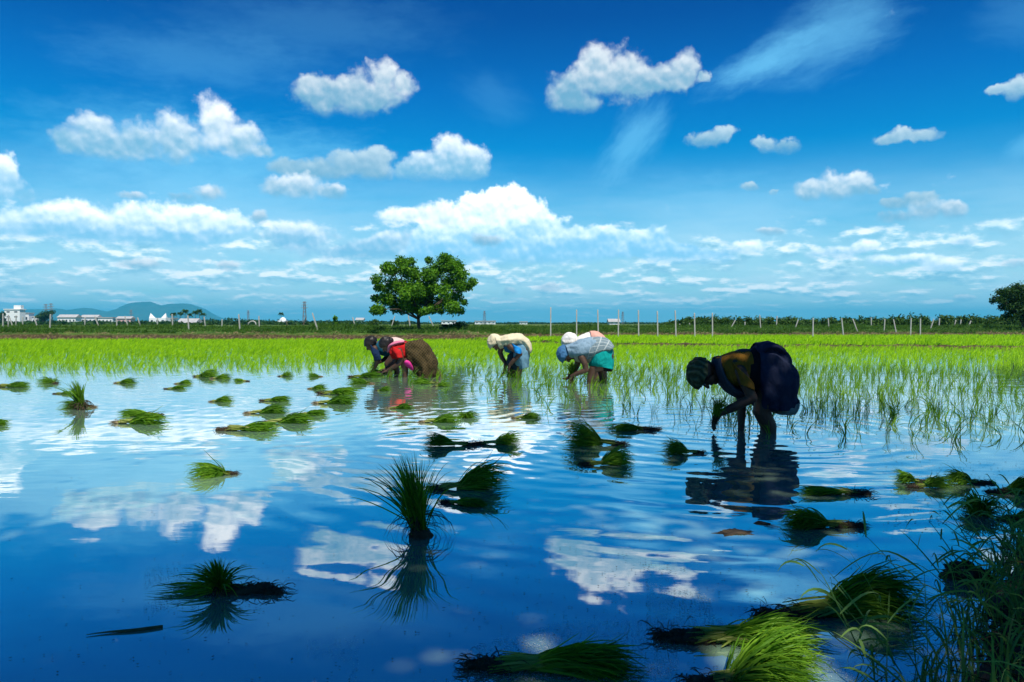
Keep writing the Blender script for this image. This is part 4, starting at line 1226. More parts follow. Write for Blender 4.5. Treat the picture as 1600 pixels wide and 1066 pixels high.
Cw.cap('hair', M_HAIR, 1.10, .32, -.7, .05, .10)
hb = MB(); hb.ellipsoid(Cw.hc - Cw.hf * .10 - Cw.hu * .02, Cw.hr * .05, Cw.hf * .05, Cw.hu * .05, 16, 10); hb.build('hair_bun', M_HAIR, Cw.root, True)
Cw.drape('blouse', cloth('red_blouse', (.48, .012, .014), (.62, .022, .020)), [(609, 546, 614, 560), (614, 537, 621, 561), (623, 534.5, 628, 562), (632, 534, 634, 562), (638, 534.5, 639, 560)], [.13, .175, .165, .155, .15], folds=.015, seed=31)
Cw.drape('sleeve', cloth('red_sleeve', (.50, .014, .016), (.62, .022, .020)), [(617, 541, 627, 545), (619, 550, 629, 551), (623, 558, 631, 558)], [.072, .074, .068], dy=[-.15, -.18, -.195], folds=.03, nf=5, seed=32)
Cw.drape('scarf', cloth('pink_scarf', (.62, .16, .26), (.74, .24, .36)), [(606, 551, 616, 545), (608, 541, 616, 540), (615, 535.5, 619, 540), (624, 533, 626, 537), (633, 532.5, 634, 535)], [.11, .16, .185, .18, .14], folds=.05, nf=6, seed=33)
Cw.drape('wrap', cloth('brown_checked_wrap', (.030, .020, .010), (.050, .034, .016), ((.105, .08, .032, 1), 27, None, .26)), [(634, 535, 637, 562), (644, 532.5, 638, 567), (655, 532.5, 641, 572), (666, 538, 645, 578), (673, 548, 650, 584), (679, 560, 652, 583), (681, 573, 653, 587), (681, 583, 654, 590), (679, 590, 657, 592)],
         [.155, .19, .215, .23, .24, .245, .25, .25, .24], folds=[.02, .03, .05, .07, .09, .11, .13, .14, .15], nf=7, seed=34, wrinkle=.03)
Cw.drape('sari_end', cloth('magenta_cloth', (.58, .03, .22), (.70, .06, .30)), [(637, 562, 633, 566), (643, 563, 636, 571), (647, 568, 641, 575), (650, 575, 646, 579)], [.10, .11, .10, .06], dy=-.10, folds=.06, nf=5, seed=35)

# worker in teal shirt behind ---------------------------------------------------
Dw = Worker('stooping worker with short black hair and teal shirt, half hidden behind the red bloused one', 612, 585)
Dw.limb([(622, 545, 0), (610, 540, 0), (600, 541, 0), (596, 543, 0)], [.13, .11, .10, .095])
Dw.limb([(597, 541, -.09), (597, 541, .09)], [.08, .08])
Dw.limb([(596, 540, 0), (589, 537, 0), (585, 536, 0)], [.056, .05, .05])
Dw.head(580, 537, 0, (-.65, 0, .75), (-.75, 0, -.65), .104)
Dw.limb([(624, 548, -.08), (614, 562, -.09), (607, 568, -.09), (610, 580, -.08), (610, 594, -.08), (605, 600, -.08)], [.11, .09, .065, .056, .044, .045])
Dw.limb([(624, 548, .08), (620, 562, .09), (616, 570, .09), (619, 582, .09), (619, 594, .09), (614, 600, .09)], [.11, .09, .065, .056, .044, .045])
Dw.limb([(588, 544, -.15), (590, 555, -.18), (593, 563, -.17), (588, 573, -.14), (585, 578, -.12)], [.056, .046, .042, .034, .028])
Dw.hand((585, 578, -.12), (582, 586, -.10), (.9, -.2, 0), .5)
Dw.limb([(598, 545, .14), (604, 556, .12), (600, 562, .05), (595, 565, -.06), (592, 567, -.12)], [.054, .045, .04, .034, .028])
Dw.hand((592, 567, -.12), (587, 572, -.14), (0, 0, 1), .6)
Dw.finish()
Dw.cap('hair', M_HAIR, 1.12, .25, -.7, .05, .12)
TEAL = cloth('teal_shirt', (.008, .075, .12), (.014, .12, .18))
Dw.drape('shirt', TEAL, [(588, 540, 591, 552), (592, 533, 598, 555), (600, 531.5, 606, 556), (610, 531, 614, 557), (620, 532, 622, 557)], [.13, .175, .165, .155, .15], folds=.015, seed=41)
Dw.drape('sleeve', cloth('dark_blue_sleeve', (.008, .022, .06), (.014, .035, .09)), [(583, 540, 593, 546), (585, 550, 594, 551), (588, 557, 596, 557), (589, 563, 597, 562)], [.07, .072, .066, .06], dy=[-.14, -.17, -.175, -.17], folds=.03, nf=5, seed=42)
Dw.drape('shawl', cloth('pale_pink_shawl', (.62, .42, .38), (.74, .56, .50)), [(606, 529, 612, 535), (614, 527.5, 618, 540), (624, 529, 625, 541), (632, 533, 630, 545)], [.12, .165, .17, .15], folds=.04, nf=6, seed=43)
Dw.drape('skirt', cloth('dark_skirt', (.03, .022, .03), (.05, .038, .05)), [(620, 533, 612, 560), (631, 540, 611, 568), (634, 552, 610, 572), (630, 566, 606, 572)], [.16, .19, .19, .17], folds=.04, seed=44)
Dw.held(587, 573, -.14, 43, 80, .24, (-.2, 0, -1), 'handful of rice seedlings between the hands of the teal shirted worker', .008)

# worker in checked shawl and cyan skirt -------------------------------------------
Ew = Worker('stooping worker in bright cyan skirt with grey checked shawl over back and blue headcloth', 936, 599)
Ew.limb([(946, 552, 0), (930, 548, 0), (914, 550, 0), (902, 553, 0)], [.135, .115, .105, .10])
Ew.limb([(904, 553, -.09), (904, 553, .09)], [.08, .08])
Ew.limb([(902, 553, 0), (893, 553, 0), (888, 553, 0)], [.06, .052, .05])
Ew.head(884, 553, 0, (-1, 0, -.1), (-.05, 0, -1), .104)
Ew.limb([(946, 556, -.09), (937, 570, -.10), (926, 576, -.10), (922, 590, -.10), (920, 604, -.10), (914, 610, -.10)], [.12, .095, .068, .058, .046, .045])
Ew.limb([(948, 556, .09), (946, 570, .10), (942, 580, .10), (944, 592, .10), (944, 606, .10), (938, 611, .10)], [.12, .098, .074, .062, .048, .045])
Ew.limb([(907, 558, -.16), (912, 568, -.19), (914, 577, -.19), (902, 582, -.17), (892, 587, -.14)], [.058, .047, .043, .036, .028])
Ew.hand((892, 587, -.14), (887, 598, -.12), (-.3, .9, 0), .5)
Ew.limb([(904, 559, .15), (904, 570, .17), (901, 577, .15), (896, 583, .10), (893, 586, .05)], [.054, .045, .04, .034, .028])
Ew.hand((893, 586, .05), (886, 592, .02), (0, -.6, .8), .6)
Ew.finish()
Ew.cap('headcloth', cloth('blue_headcloth', (.04, .12, .26), (.08, .22, .40)), 1.2, .42, -.6, .03, .02)
Ew.drape('shawl', cloth('grey_blue_shawl', (.16, .26, .34), (.28, .40, .50), fold=.025), [(883, 540, 889, 557), (891, 538.5, 897, 559), (900, 535, 906, 560), (910, 530.5, 913, 561), (921, 528, 920, 561), (930, 528, 927, 557)],
         [.13, .17, .215, .205, .195, .19], folds=[.03, .05, .06, .05, .04, .03], nf=6, seed=51, wrinkle=.016)
Ew.drape('checked_cloth', cloth('checked_cloth', (.14, .20, .23), (.22, .29, .32), ((.50, .55, .54, 1), 18, 3, .14)), [(924, 527.5, 914, 566), (934, 526.5, 920, 564), (944, 528, 927, 559), (952, 533, 938, 553), (958, 541, 948, 549)],
         [.20, .21, .22, .225, .22], folds=[.02, .02, .02, .03, .03], nf=6, seed=52)
Ew.drape('blouse', cloth('pale_blouse', (.34, .30, .25), (.46, .42, .36)), [(894, 549, 898, 564), (902, 546, 907, 566), (912, 543, 916, 567), (924, 540, 922, 567)], [.13, .16, .16, .16], folds=.015, seed=53)
Ew.drape('skirt', cloth('cyan_skirt', (.004, .30, .28), (.006, .40, .36)), [(940, 530, 920, 566), (950, 535, 920, 571), (956, 544, 922, 573), (957.5, 556, 925, 574), (957.5, 567, 929, 573), (957, 577, 933, 571)], [.19, .215, .225, .225, .22, .215],
         folds=[.01, .01, .02, .03, .045, .06], nf=7, seed=54)
Ew.drape('underskirt', cloth('black_underskirt', (.012, .010, .010), (.022, .018, .018)), [(955, 566, 932, 571), (956.5, 574, 936, 574), (955, 580, 943, 579)], [.19, .195, .19], folds=.04, seed=55)
Ew.held(893, 578, -.02, 44, 100, .28, (-.1, 0, 1), 'leafy handful of rice seedlings held by the cyan skirted worker', .008)

# worker in the white headscarf behind -----------------------------------------
Fw = Worker('stooping worker with white headscarf and white shirt, mostly hidden behind the cyan skirted one', 925, 593)
Fw.limb([(938, 540, 0), (925, 532, 0), (912, 535, 0), (903, 538, 0)], [.13, .115, .105, .10])
Fw.limb([(905, 537, -.09), (905, 537, .09)], [.08, .08])
Fw.limb([(903, 537, 0), (897, 535, 0), (894, 534, 0)], [.058, .052, .05])
Fw.head(891, 534, 0, (-.85, 0, .5), (-.5, 0, -1), .104)
Fw.limb([(940, 544, -.08), (935, 560, -.09), (928, 574, -.09), (930, 586, -.08), (930, 600, -.08), (925, 606, -.08)], [.11, .09, .065, .056, .044, .045])
Fw.limb([(940, 544, .08), (942, 560, .09), (938, 576, .09), (940, 588, .09), (940, 600, .09), (935, 606, .09)], [.11, .09, .065, .056, .044, .045])
Fw.limb([(906, 541, -.15), (903, 554, -.17), (901, 564, -.16), (897, 574, -.13), (895, 580, -.11)], [.056, .046, .042, .034, .028])
Fw.hand((895, 580, -.11), (892, 590, -.10), (.9, -.2, 0), .5)
Fw.limb([(908, 541, .14), (907, 554, .16), (905, 565, .15), (899, 575, .10), (897, 581, .07)], [.054, .045, .04, .034, .028])
Fw.hand((897, 581, .07), (893, 591, .05), (.9, .2, 0), .5)
Fw.finish()
WHT = cloth('white_cloth', (.68, .66, .62), (.80, .79, .76), fold=.022)
Fw.cap('headscarf', WHT, 1.24, .35, -.75, .04, .08)
Fw.drape('shirt', WHT, [(899, 532, 903, 548), (904, 526.5, 910, 550), (912, 522.5, 917, 551), (921, 519.5, 923, 550), (928, 519.5, 928, 548)], [.14, .18, .175, .16, .155], folds=.02, seed=61)
Fw.drape('pink_cloth', cloth('peach_cloth', (.60, .30, .24), (.72, .42, .34)), [(921, 518.5, 924, 540), (930, 518, 930, 545), (940, 522, 934, 552), (947, 530, 936, 556)], [.165, .18, .195, .19], folds=.05, nf=7, seed=62, wrinkle=.014)
Fw.drape('skirt', cloth('brown_skirt', (.05, .04, .03), (.08, .065, .05)), [(938, 527, 928, 555), (946, 536, 928, 566), (948, 550, 928, 572), (946, 566, 928, 574)], [.17, .19, .19, .18], folds=.04, seed=63)
# ------------------------------------------------------------------ far bank grass
r_ = np.random.default_rng(201)


def gz(P): return ground_z(P[:, 0], P[:, 1])


Np = 26000
X = r_.uniform(-36, 42, Np); Y = bank_line(X) + r_.uniform(.15, 1, Np) ** 1.4 * 13
P = np.stack([X, Y, 0 * X], 1); P[:, 2] = gz(P) - .02
m_ = (vnoise(P[:, :2] * .45, 202) > -.35) & (np.abs(X) < .70 * Y + 1) & ((Y - bank_line(X) > .75) | (r_.random(Np) < .25))
P = P[m_]
hh = r_.uniform(.12, .34, len(P)) * (1 + .55 * vnoise(P[:, :2] * .3, 203))
V, F = tufts(P, 5, hh, .024, r_, 2, .6)
D1 = []
for (x0, y0), (x1, y1) in zip(DIKE[:-1], DIKE[1:]):
    n = int(math.hypot(x1 - x0, y1 - y0) * 26); f = r_.random(n)
    D1.append(np.stack([x0 + (x1 - x0) * f + r_.normal(0, .2, n), y0 + (y1 - y0) * f + r_.normal(0, .2, n), 0 * f], 1))
D1 = np.concatenate(D1); D1[:, 2] = gz(D1) - .02
V2, F2 = tufts(D1, 4, r_.uniform(.05, .14, len(D1)), .014, r_, 2, .7)
tag(link('bank_grass', mesh_from('bank_grass', np.concatenate([V, V2]), np.concatenate([F, F2 + len(V)])), M_BANKGRASS), kind='stuff')
n = 5200
X = r_.uniform(-36, 42, n); Y = bank_line(X) + r_.uniform(.2, 2.2, n)
P = np.stack([X, Y, 0 * X], 1); P[:, 2] = gz(P) - .02
P = P[vnoise(P[:, :2] * np.array([.25, .9]), 205) > .15]
V, F = tufts(P, 6, r_.uniform(.06, .16, len(P)), .02, r_, 2, 1.1)
tag(link('dry_bank_grass', mesh_from('dry_bank_grass', V, F), M_STRAW), kind='stuff')

# ------------------------------------------------------------------ trees
M_TREELEAF = mat_leaf('broad_tree_leaf', [(.1, (.028, .10, .005)), (.5, (.085, .23, .008)), (.9, (.20, .40, .014))], .42)
M_BARK = mat_solid('bark', (.05, .036, .024), (.11, .085, .06), 7, .9, .02)
M_DARKLEAF = mat_leaf('dark_tree_leaf', [(.1, (.012, .040, .008)), (.5, (.028, .078, .012)), (.9, (.055, .125, .02))], .3)
M_PALM = mat_leaf('palm_leaf', [(.1, (.014, .05, .010)), (.5, (.035, .095, .016)), (.9, (.07, .15, .03))], .25)
M_SCRUB = mat_leaf('thorn_scrub_leaf', [(.1, (.020, .055, .008)), (.5, (.045, .105, .014)), (.9, (.085, .165, .025))], .3)


def leaf_cloud(blobs, per, size, r, shell=.55):
    """leaf-sized quads through a set of ellipsoid clumps (x,y,z,rx,ry,rz)"""
    C, Nn = [], []
    for (x, y, z, rx, ry, rz) in blobs:
        n = int(per * (rx * ry * rz) ** .55)
        d = nrm(r.normal(size=(n, 3))); rad = (r.random(n) ** shell)[:, None] * (1 + .18 * r.normal(size=(n, 1)))
        p = d * rad * np.array([rx, ry, rz]) + np.array([x, y, z])
        C.append(p); Nn.append(nrm(d + .9 * r.normal(size=(n, 3)) + [0, 0, .5]))
    C = np.concatenate(C); Nn = np.concatenate(Nn); n = len(C)
    a = nrm(np.cross(Nn, r.normal(size=(n, 3)))); b = np.cross(Nn, a)
    s = (size * r.uniform(.6, 1.25, n))[:, None]
    V = np.stack([C - a * s * .75, C + b * s * .34 + Nn * s * .08, C + a * s * .75, C - b * s * .34 + Nn * s * .08], 1)
    return V.reshape(-1, 3), np.arange(n * 4).reshape(n, 4)


# the lone double-crowned tree
TD = 46.0
base = at_depth(654, 512, TD); base[2] = float(ground_z(np.array([base[0]]), np.array([base[1]]))[0]) - .05
lone = thing('tree', 'lone bushy green tree with a two lobed crown standing on the far bank', 'tree', base)
r_ = np.random.default_rng(301)
S_ = TD / FPX / 8.0
zb = [(540, 150, 80), (690, 165, 58), (430, 255, 95), (590, 260, 120), (690, 300, 100), (280, 390, 85), (270, 470, 60), (430, 440, 110), (560, 470, 120), (235, 615, 62), (390, 610, 115), (215, 762, 60), (330, 755, 75), (450, 720, 90),
      (600, 660, 110), (885, 140, 50), (1075, 105, 90), (1000, 230, 130), (1190, 200, 120), (1270, 320, 110), (1420, 400, 62), (1380, 460, 55), (900, 320, 115), (1120, 400, 130), (1280, 450, 90), (1100, 540, 105), (940, 480, 90),
      (1230, 580, 85), (1310, 650, 45), (1000, 660, 100), (1190, 720, 100), (1270, 760, 60), (860, 770, 55), (770, 760, 65), (760, 600, 110), (1030, 770, 50), (650, 560, 100), (850, 600, 110), (700, 480, 110), (820, 450, 110), (640, 730, 75), (850, 690, 85), (930, 740, 70), (530, 760, 60), (800, 520, 110), (1130, 640, 80)]
bl = []
for (zx, zy, rr) in zb:
    q = at_depth(560 + zx / 8, 390 + zy / 8, TD) - base
    dep = r_.normal(0, .62)
    bl.append((q[0], dep, q[2], rr * S_ * 1.0, rr * S_ * 1.25, rr * S_ * .92))
bl2 = [(b[0], b[1] + s * r_.uniform(.6, 1.15), b[2] - .05, b[3] * .85, b[4] * .9, b[5] * .85) for b in bl[::2] for s in (-1, 1)]
V, F = leaf_cloud(bl + bl2, 1500, .135, r_, .5)
link('crown', mesh_from('crown', V, F), M_TREELEAF, lone)
mb = MB()
mb.tube([(0, 0, -.1), (.01, 0, .35), (-.02, .02, .9), (.0, 0, 1.35)], [.14, .105, .09, .085], 12)
for b in bl[::2]:
    e = np.array([b[0], b[1], b[2]]); s0 = np.array([0, 0, r_.uniform(.75, 1.4)])
    mid = s0 + (e - s0) * .5 + [0, 0, .15 * r_.normal() + .1]
    mb.tube([s0, s0 + (mid - s0) * .5 + [0, 0, -.03], mid, e], [.065, .05, .034, .012], 7)
mb.build('trunk', M_BARK, lone, True)


def round_tree(name, label, px, py, wpx, hpx, depth, seed, mat, per, leaf, trunk=.25, group=None, nblob=16):
    """a broad tree whose foot is at (px,py) and whose crown spans wpx x hpx"""
    r = np.random.default_rng(seed); s = depth / FPX
    b = at_depth(px, py, depth); b[2] = float(ground_z(np.array([b[0]]), np.array([b[1]]))[0]) - .05
    o = thing(name, label, 'tree', b, 0, group)
    W, H = wpx * s / 2, (CAMH + (HZ - (py - hpx)) * s) - b[2]
    bl = []
    for k in range(nblob):
        a = r.uniform(0, 6.28); q = r.uniform(0, 1) ** .6; z = r.uniform(trunk + .12, .88)
        env = math.sqrt(max(.05, 1 - ((z - .58) / .5) ** 2))
        rr = r.uniform(.26, .42)
        bl.append((math.cos(a) * W * q * .72 * env, math.sin(a) * W * q * .72 * env, H * z, W * rr, W * rr, H * rr * .42))
    V, F = leaf_cloud(bl, per, leaf, r, .5)
    link('crown', mesh_from('crown', V, F), mat, o)
    mb = MB(); mb.tube([(0, 0, -.1), (.02 * W, 0, H * trunk), (0, .02 * W, H * .6)], [H * .035, H * .026, H * .012], 9)
    for q in bl[::2]:
        e = np.array(q[:3]); s0 = np.array([.01 * W, 0, H * r.uniform(trunk * .7, trunk * 1.3)])
        mb.tube([s0, s0 + (e - s0) * .5 + [0, 0, .04 * H], e], [H * .016, H * .010, H * .004], 6)
    mb.build('trunk', M_BARK, o, True)
    return o


# tree cut by the right frame edge: crown leans left over the scrub
r_ = np.random.default_rng(311); TD2 = 58.0; S2 = TD2 / FPX
b = at_depth(1598, 514, TD2); b[2] = float(ground_z(np.array([b[0]]), np.array([b[1]]))[0]) - .05
rt = thing('tree', 'dark round crowned tree cut by the right frame edge', 'tree', b)
bl = []
for (x, y, rr) in [(1575, 458, 11), (1590, 452, 12), (1565, 466, 8), (1580, 470, 12), (1598, 466, 14), (1612, 460, 14), (1572, 480, 8), (1588, 484, 11), (1604, 482, 13), (1560, 470, 6), (1622, 476, 13), (1580, 494, 7), (1600, 496, 9), (1566, 456, 6), (1616, 494, 10)]:
    q = at_depth(x, y, TD2) - b
    for s in (-1, 0, 1): bl.append((q[0], s * .55 + r_.normal(0, .2), q[2], rr * S2, rr * S2, rr * S2 * .9))
V, F = leaf_cloud(bl, 800, .13, r_, .5); link('crown', mesh_from('crown', V, F), M_DARKLEAF, rt)
mb = MB(); mb.tube([(0, 0, -.1), (.03, 0, .5), (-.05, 0, 1.2), (-.1, 0, 2.0)], [.13, .1, .085, .05], 10)
for q in bl[::3]:
    e = np.array(q[:3]); s0 = np.array([-.02, 0, r_.uniform(.5, 1.2)]); mb.tube([s0, s0 + (e - s0) * .5 + [0, 0, .1], e], [.05, .035, .01], 6)
mb.build('trunk', M_BARK, rt, True)

# unseen big tree, added on the bund behind the camera to shade the foreground
r_ = np.random.default_rng(321)
sb = np.array([5.2, .3, float(bund_z(np.array([5.2]), np.array([.3]))[0]) - .1])
shade = thing('tree', 'unseen tall spreading tree added on the bund right behind the viewpoint to shade the foreground', 'tree', sb)
bl = []
for k in range(66):
    a = r_.uniform(0, 6.28); q = math.sqrt(r_.random()); z = r_.uniform(5.6, 8.6)
    cx, cy = 4.2 + 4.6 * q * math.cos(a), .9 + 4.7 * q * math.sin(a)
    if z < .47 * max(cy, 0) + 3.6: z = .47 * cy + 3.6
    bl.append((cx - sb[0], cy - sb[1], z - sb[2], r_.uniform(.8, 1.25), r_.uniform(.8, 1.25), r_.uniform(.45, .7)))
for k in range(26):  # extra clumps, added to shade the water at lower left
    cx, cy, z = r_.uniform(-2.2, 1.2), r_.uniform(-2.9, -.2), r_.uniform(5.6, 7.4)
    bl.append((cx - sb[0], cy - sb[1], z - sb[2], r_.uniform(.8, 1.2), r_.uniform(.8, 1.2), r_.uniform(.45, .7)))
V, F = leaf_cloud(bl, 700, .15, r_, .55)
Q4 = V.reshape(-1, 4, 3); cen = Q4.mean(1) + sb; sva = np.array(sv); okl = np.ones(len(Q4), bool)
HOLES = (((.72, 1.99, .14), .18), ((-.05, 6.2, .05), .35), ((-1.85, 4.75, .06), .62))
for hole, rad_ in HOLES:      # gaps cut in the added crown to let sun onto chosen bundles
    v_ = cen - np.array(hole); v_ -= (v_ @ sva)[:, None] * sva; okl &= np.linalg.norm(v_, axis=1) > rad_
V = Q4[okl].reshape(-1, 3); F = np.arange(len(V)).reshape(-1, 4)
link('crown', mesh_from('crown', V, F), M_DARKLEAF, shade)
mb = MB(); mb.tube([(0, 0, -.2), (.05, 0, .8), (-.05, .05, 2.6), (.05, 0, 4.4), (0, 0, 6.2)], [.42, .30, .26, .2, .1], 14)
for q in bl[::2]:
    e = np.array(q[:3]); s0 = np.array([0, 0, r_.uniform(2.6, 5.0)])
    ln_ = s0 + (e - s0) * np.linspace(0, 1, 30)[:, None] + [0, 0, .2] + sb
    if any(np.linalg.norm((ln_ - np.array(hh_)) - ((ln_ - np.array(hh_)) @ sva)[:, None] * sva, axis=1).min() < .45 for hh_, _ in HOLES): continue
    mb.tube([s0, s0 + (e - s0) * .5 + [0, 0, .5], e], [.12, .07, .02], 7)
mb.build('trunk', M_BARK, shade, True)

# ------------------------------------------------------------------ scrub and far woodland
def ribbon(name, mat, spans, r, leaf, kind='stuff'):
    bl = []
    for (x0, x1, ytop, ybase, depth, step) in spans:
        s = depth / FPX
        for x in np.arange(x0, x1, step * .75):
            xx = x + r.normal(0, step * .6); q = at_depth(xx, ybase, depth); dp = depth + r.uniform(0, depth * .08)
            top = CAMH + (HZ - ytop(xx) if callable(ytop) else HZ - ytop) * s
            g = float(ground_z(np.array([q[0]]), np.array([dp]))[0])
            H = max(top - g, .3) * r.uniform(.5, 1.08)
            bl.append((q[0] * dp / depth, dp, g + H * .5, step * s * 1.7, step * s * 1.4, H * .52))
    V, F = leaf_cloud(bl, leaf[0], leaf[1], r, .45)
    return tag(link(name, mesh_from(name, V, F), mat), kind=kind)


r_ = np.random.default_rng(401)
ribbon('thorn_scrub', M_SCRUB, [(1040, 1640, lambda x: np.interp(x, [1040, 1075, 1110, 1160, 1240, 1330, 1400, 1430, 1480, 1560, 1640], [503, 496, 493, 496, 495, 496, 494, 491, 494, 492, 491]) - .5, 512, 76, 5)], r_, (620, .2))
ribbon('far_woodland', M_DARKLEAF, [(-40, 640, lambda x: np.interp(x, [-40, 60, 130, 170, 200, 260, 330, 370, 380, 430, 480, 560, 640], [499, 501, 501, 498, 500, 501, 499, 497, 497, 499, 500, 501, 503]), 506, 420, 5),
                                    (620, 1100, 503.5, 506, 480, 6), (540, 640, 502.0, 506, 300, 6), (-40, 560, 503.2, 508, 200, 6), (-40, 330, lambda x: 502.2 + 1.5 * math.sin(x * .11), 508, 330, 6)], r_, (16, 1.1))
round_tree('tree', 'dark round tree among the white houses on the left skyline', 70, 507, 36, 22, 300, 411, M_DARKLEAF, 60, .55, .12)
round_tree('tree', 'small dark tree at the far left frame edge beside the white block', 2, 507, 16, 22, 300, 412, M_DARKLEAF, 60, .5, .2)
round_tree('bush', 'rounded bush on the bank left of the lone tree', 586, 511, 22, 12, 60, 413, M_SCRUB, 700, .12, .05)
round_tree('bush', 'small dark bush behind the leaning posts left of the lone tree', 617, 511, 16, 12, 75, 414, M_DARKLEAF, 600, .14, .05)
round_tree('bush', 'bright green sapling beside the white leaning post on the left bank', 524, 512, 12, 20, 50, 415, M_TREELEAF, 700, .10, .2)
round_tree('bush', 'low dark bush under the right side of the lone tree', 712, 514, 56, 12, 47.5, 416, M_DARKLEAF, 900, .10, .04)


def palm(px, py, hpx, depth, seed, label, group, crown=.34):
    r = np.random.default_rng(seed); s = depth / FPX
    b = at_depth(px, py, depth); b[2] = float(ground_z(np.array([b[0]]), np.array([b[1]]))[0]) - .1
    H = CAMH + (HZ - (py - hpx)) * s - b[2]
    o = thing('palm_tree', label, 'palm tree', b, r.uniform(0, 6), group)
    mb = MB(); mb.tube([(0, 0, 0), (.02 * H, 0, H * .4), (.03 * H, 0, H * .86)], [H * .022, H * .017, H * .014], 8); mb.build('trunk', M_BARK, o, True)
    n = 46; a = r.uniform(0, 6.28, n); e = r.uniform(-.3, 1.2, n); L = H * crown * r.uniform(.75, 1.1, n)
    c = np.tile(np.array([.03 * H, 0, H * .86]), (n, 1)); d = np.stack([np.cos(a) * np.cos(e), np.sin(a) * np.cos(e), np.sin(e)], 1)
    P3 = c + d * L[:, None] - np.array([0, 0, 1]) * (L * .45)[:, None]
    V, F = blades(c, c + d * (L * .35)[:, None], c + d * (L * .75)[:, None], P3, L * .28, 5, r=r)
    link('crown', mesh_from('crown', V, F), M_PALM, o)


PN = ['tallest', 'second', 'third', 'fourth', 'fifth', 'sixth', 'seventh']
for k, (x, h) in enumerate([(272, 19), (281, 20), (290, 24), (297, 18), (305, 22), (312, 24), (317, 19)]):
    palm(x, 508, h, 240, 430 + k, ['palm at the left end of the palm clump on the left skyline', 'palm second from the left in the left skyline palm clump', 'tall palm third from the left in the palm clump',
         'short palm in the middle of the left skyline palm clump', 'palm fifth from the left in the left skyline palm clump', 'tall palm second from the right end of the palm clump', 'low palm at the right end of the left skyline palm clump'][k], 'palms in a clump on the skyline', .30)
palm(439, 508, 20, 300, 440, 'single slim palm above a white dome, far left of the lone tree', None, .26)

# ------------------------------------------------------------------ fence posts
M_POST = mat_solid('pale_concrete', (.34, .33, .29), (.46, .45, .41), 5, .85)
M_OLDPOST = mat_solid('weathered_post', (.09, .075, .05), (.16, .13, .09), 5, .9)
POSTS = [(4.7, 4.7, 490, 509, 0), (13, 13, 492, 510, 0), (15, 20, 496, 510, 0), (25, 25, 493, 509, 0), (35.5, 35.5, 495, 509, 0), (53, 58.5, 494, 510.5, 0), (79, 78, 491, 511, 0), (133, 132.5, 496, 511, 0),
         (148, 155, 494, 511, 0), (182, 183, 499, 511, 0), (195, 200, 494, 511, 0), (215, 220, 496, 511, 0), (246, 246, 497, 511, 0), (269, 270, 491, 511, 0), (293.5, 295, 493, 514, 0), (319, 321, 495, 512, 0),
         (347, 347, 499, 507, 0), (373, 375, 491, 512.5, 0), (404.5, 405.5, 494, 512.5, 0), (447, 450, 502, 516, 1), (478, 473, 496, 514, 1), (488, 497, 489, 511.5, 0), (551, 555, 496, 506, 0), (617, 611, 494, 511.5, 0), (638, 641, 493, 511, 0),
         (670, 678, 494, 512, 0), (860.5, 860.5, 480, 505, 0), (901, 901, 484, 510, 0), (934, 935, 484, 509, 0), (966.5, 966, 484, 505, 0), (997.5, 998, 484.5, 508, 0), (1027, 1028, 486, 510, 0), (1055, 1056.5, 485, 512, 0),
         (1085, 1086, 489, 514, 0), (1113, 1113.5, 489, 510, 0), (1149, 1142, 500, 516.5, 0), (1164, 1164, 503, 509.5, 0), (1187, 1188.5, 492, 509, 0), (1214, 1213, 494, 505, 0), (1062, 1063, 506, 512, 0), (1077, 1079, 505, 512, 0),
         (1247, 1242, 500, 517, 0), (1270.5, 1270, 497, 518, 0), (1294, 1295, 497.5, 514, 0), (1315, 1318.5, 497.5, 517, 0), (1332.5, 1340, 498.5, 516.5, 0), (1361, 1361.5, 496, 510.5, 0), (1382.5, 1381.5, 498.5, 516, 0),
         (1396, 1400, 499, 517, 0), (1423.5, 1422.5, 497.5, 516.5, 0), (1438, 1438, 498, 517, 0), (1459, 1453.5, 498.5, 515.5, 0), (1468, 1467, 497.5, 508.5, 0), (1493.5, 1490, 500, 512.5, 0), (1501.5, 1500, 499.5, 510.5, 0),
         (1517, 1512.5, 501.5, 513.5, 0), (1528, 1528, 510, 517, 0)]
ORD = ['first', 'second', 'third', 'fourth', 'fifth', 'sixth', 'seventh', 'eighth', 'ninth', 'tenth', 'eleventh', 'twelfth', 'thirteenth', 'fourteenth', 'fifteenth', 'sixteenth', 'seventeenth', 'eighteenth', 'nineteenth', 'twentieth',
       'twenty-first', 'twenty-second', 'twenty-third', 'twenty-fourth', 'twenty-fifth', 'twenty-sixth', 'twenty-seventh', 'twenty-eighth', 'twenty-ninth', 'thirtieth', 'thirty-first', 'thirty-second']
POSTS.sort(key=lambda q: q[1])
cl = cr = 0
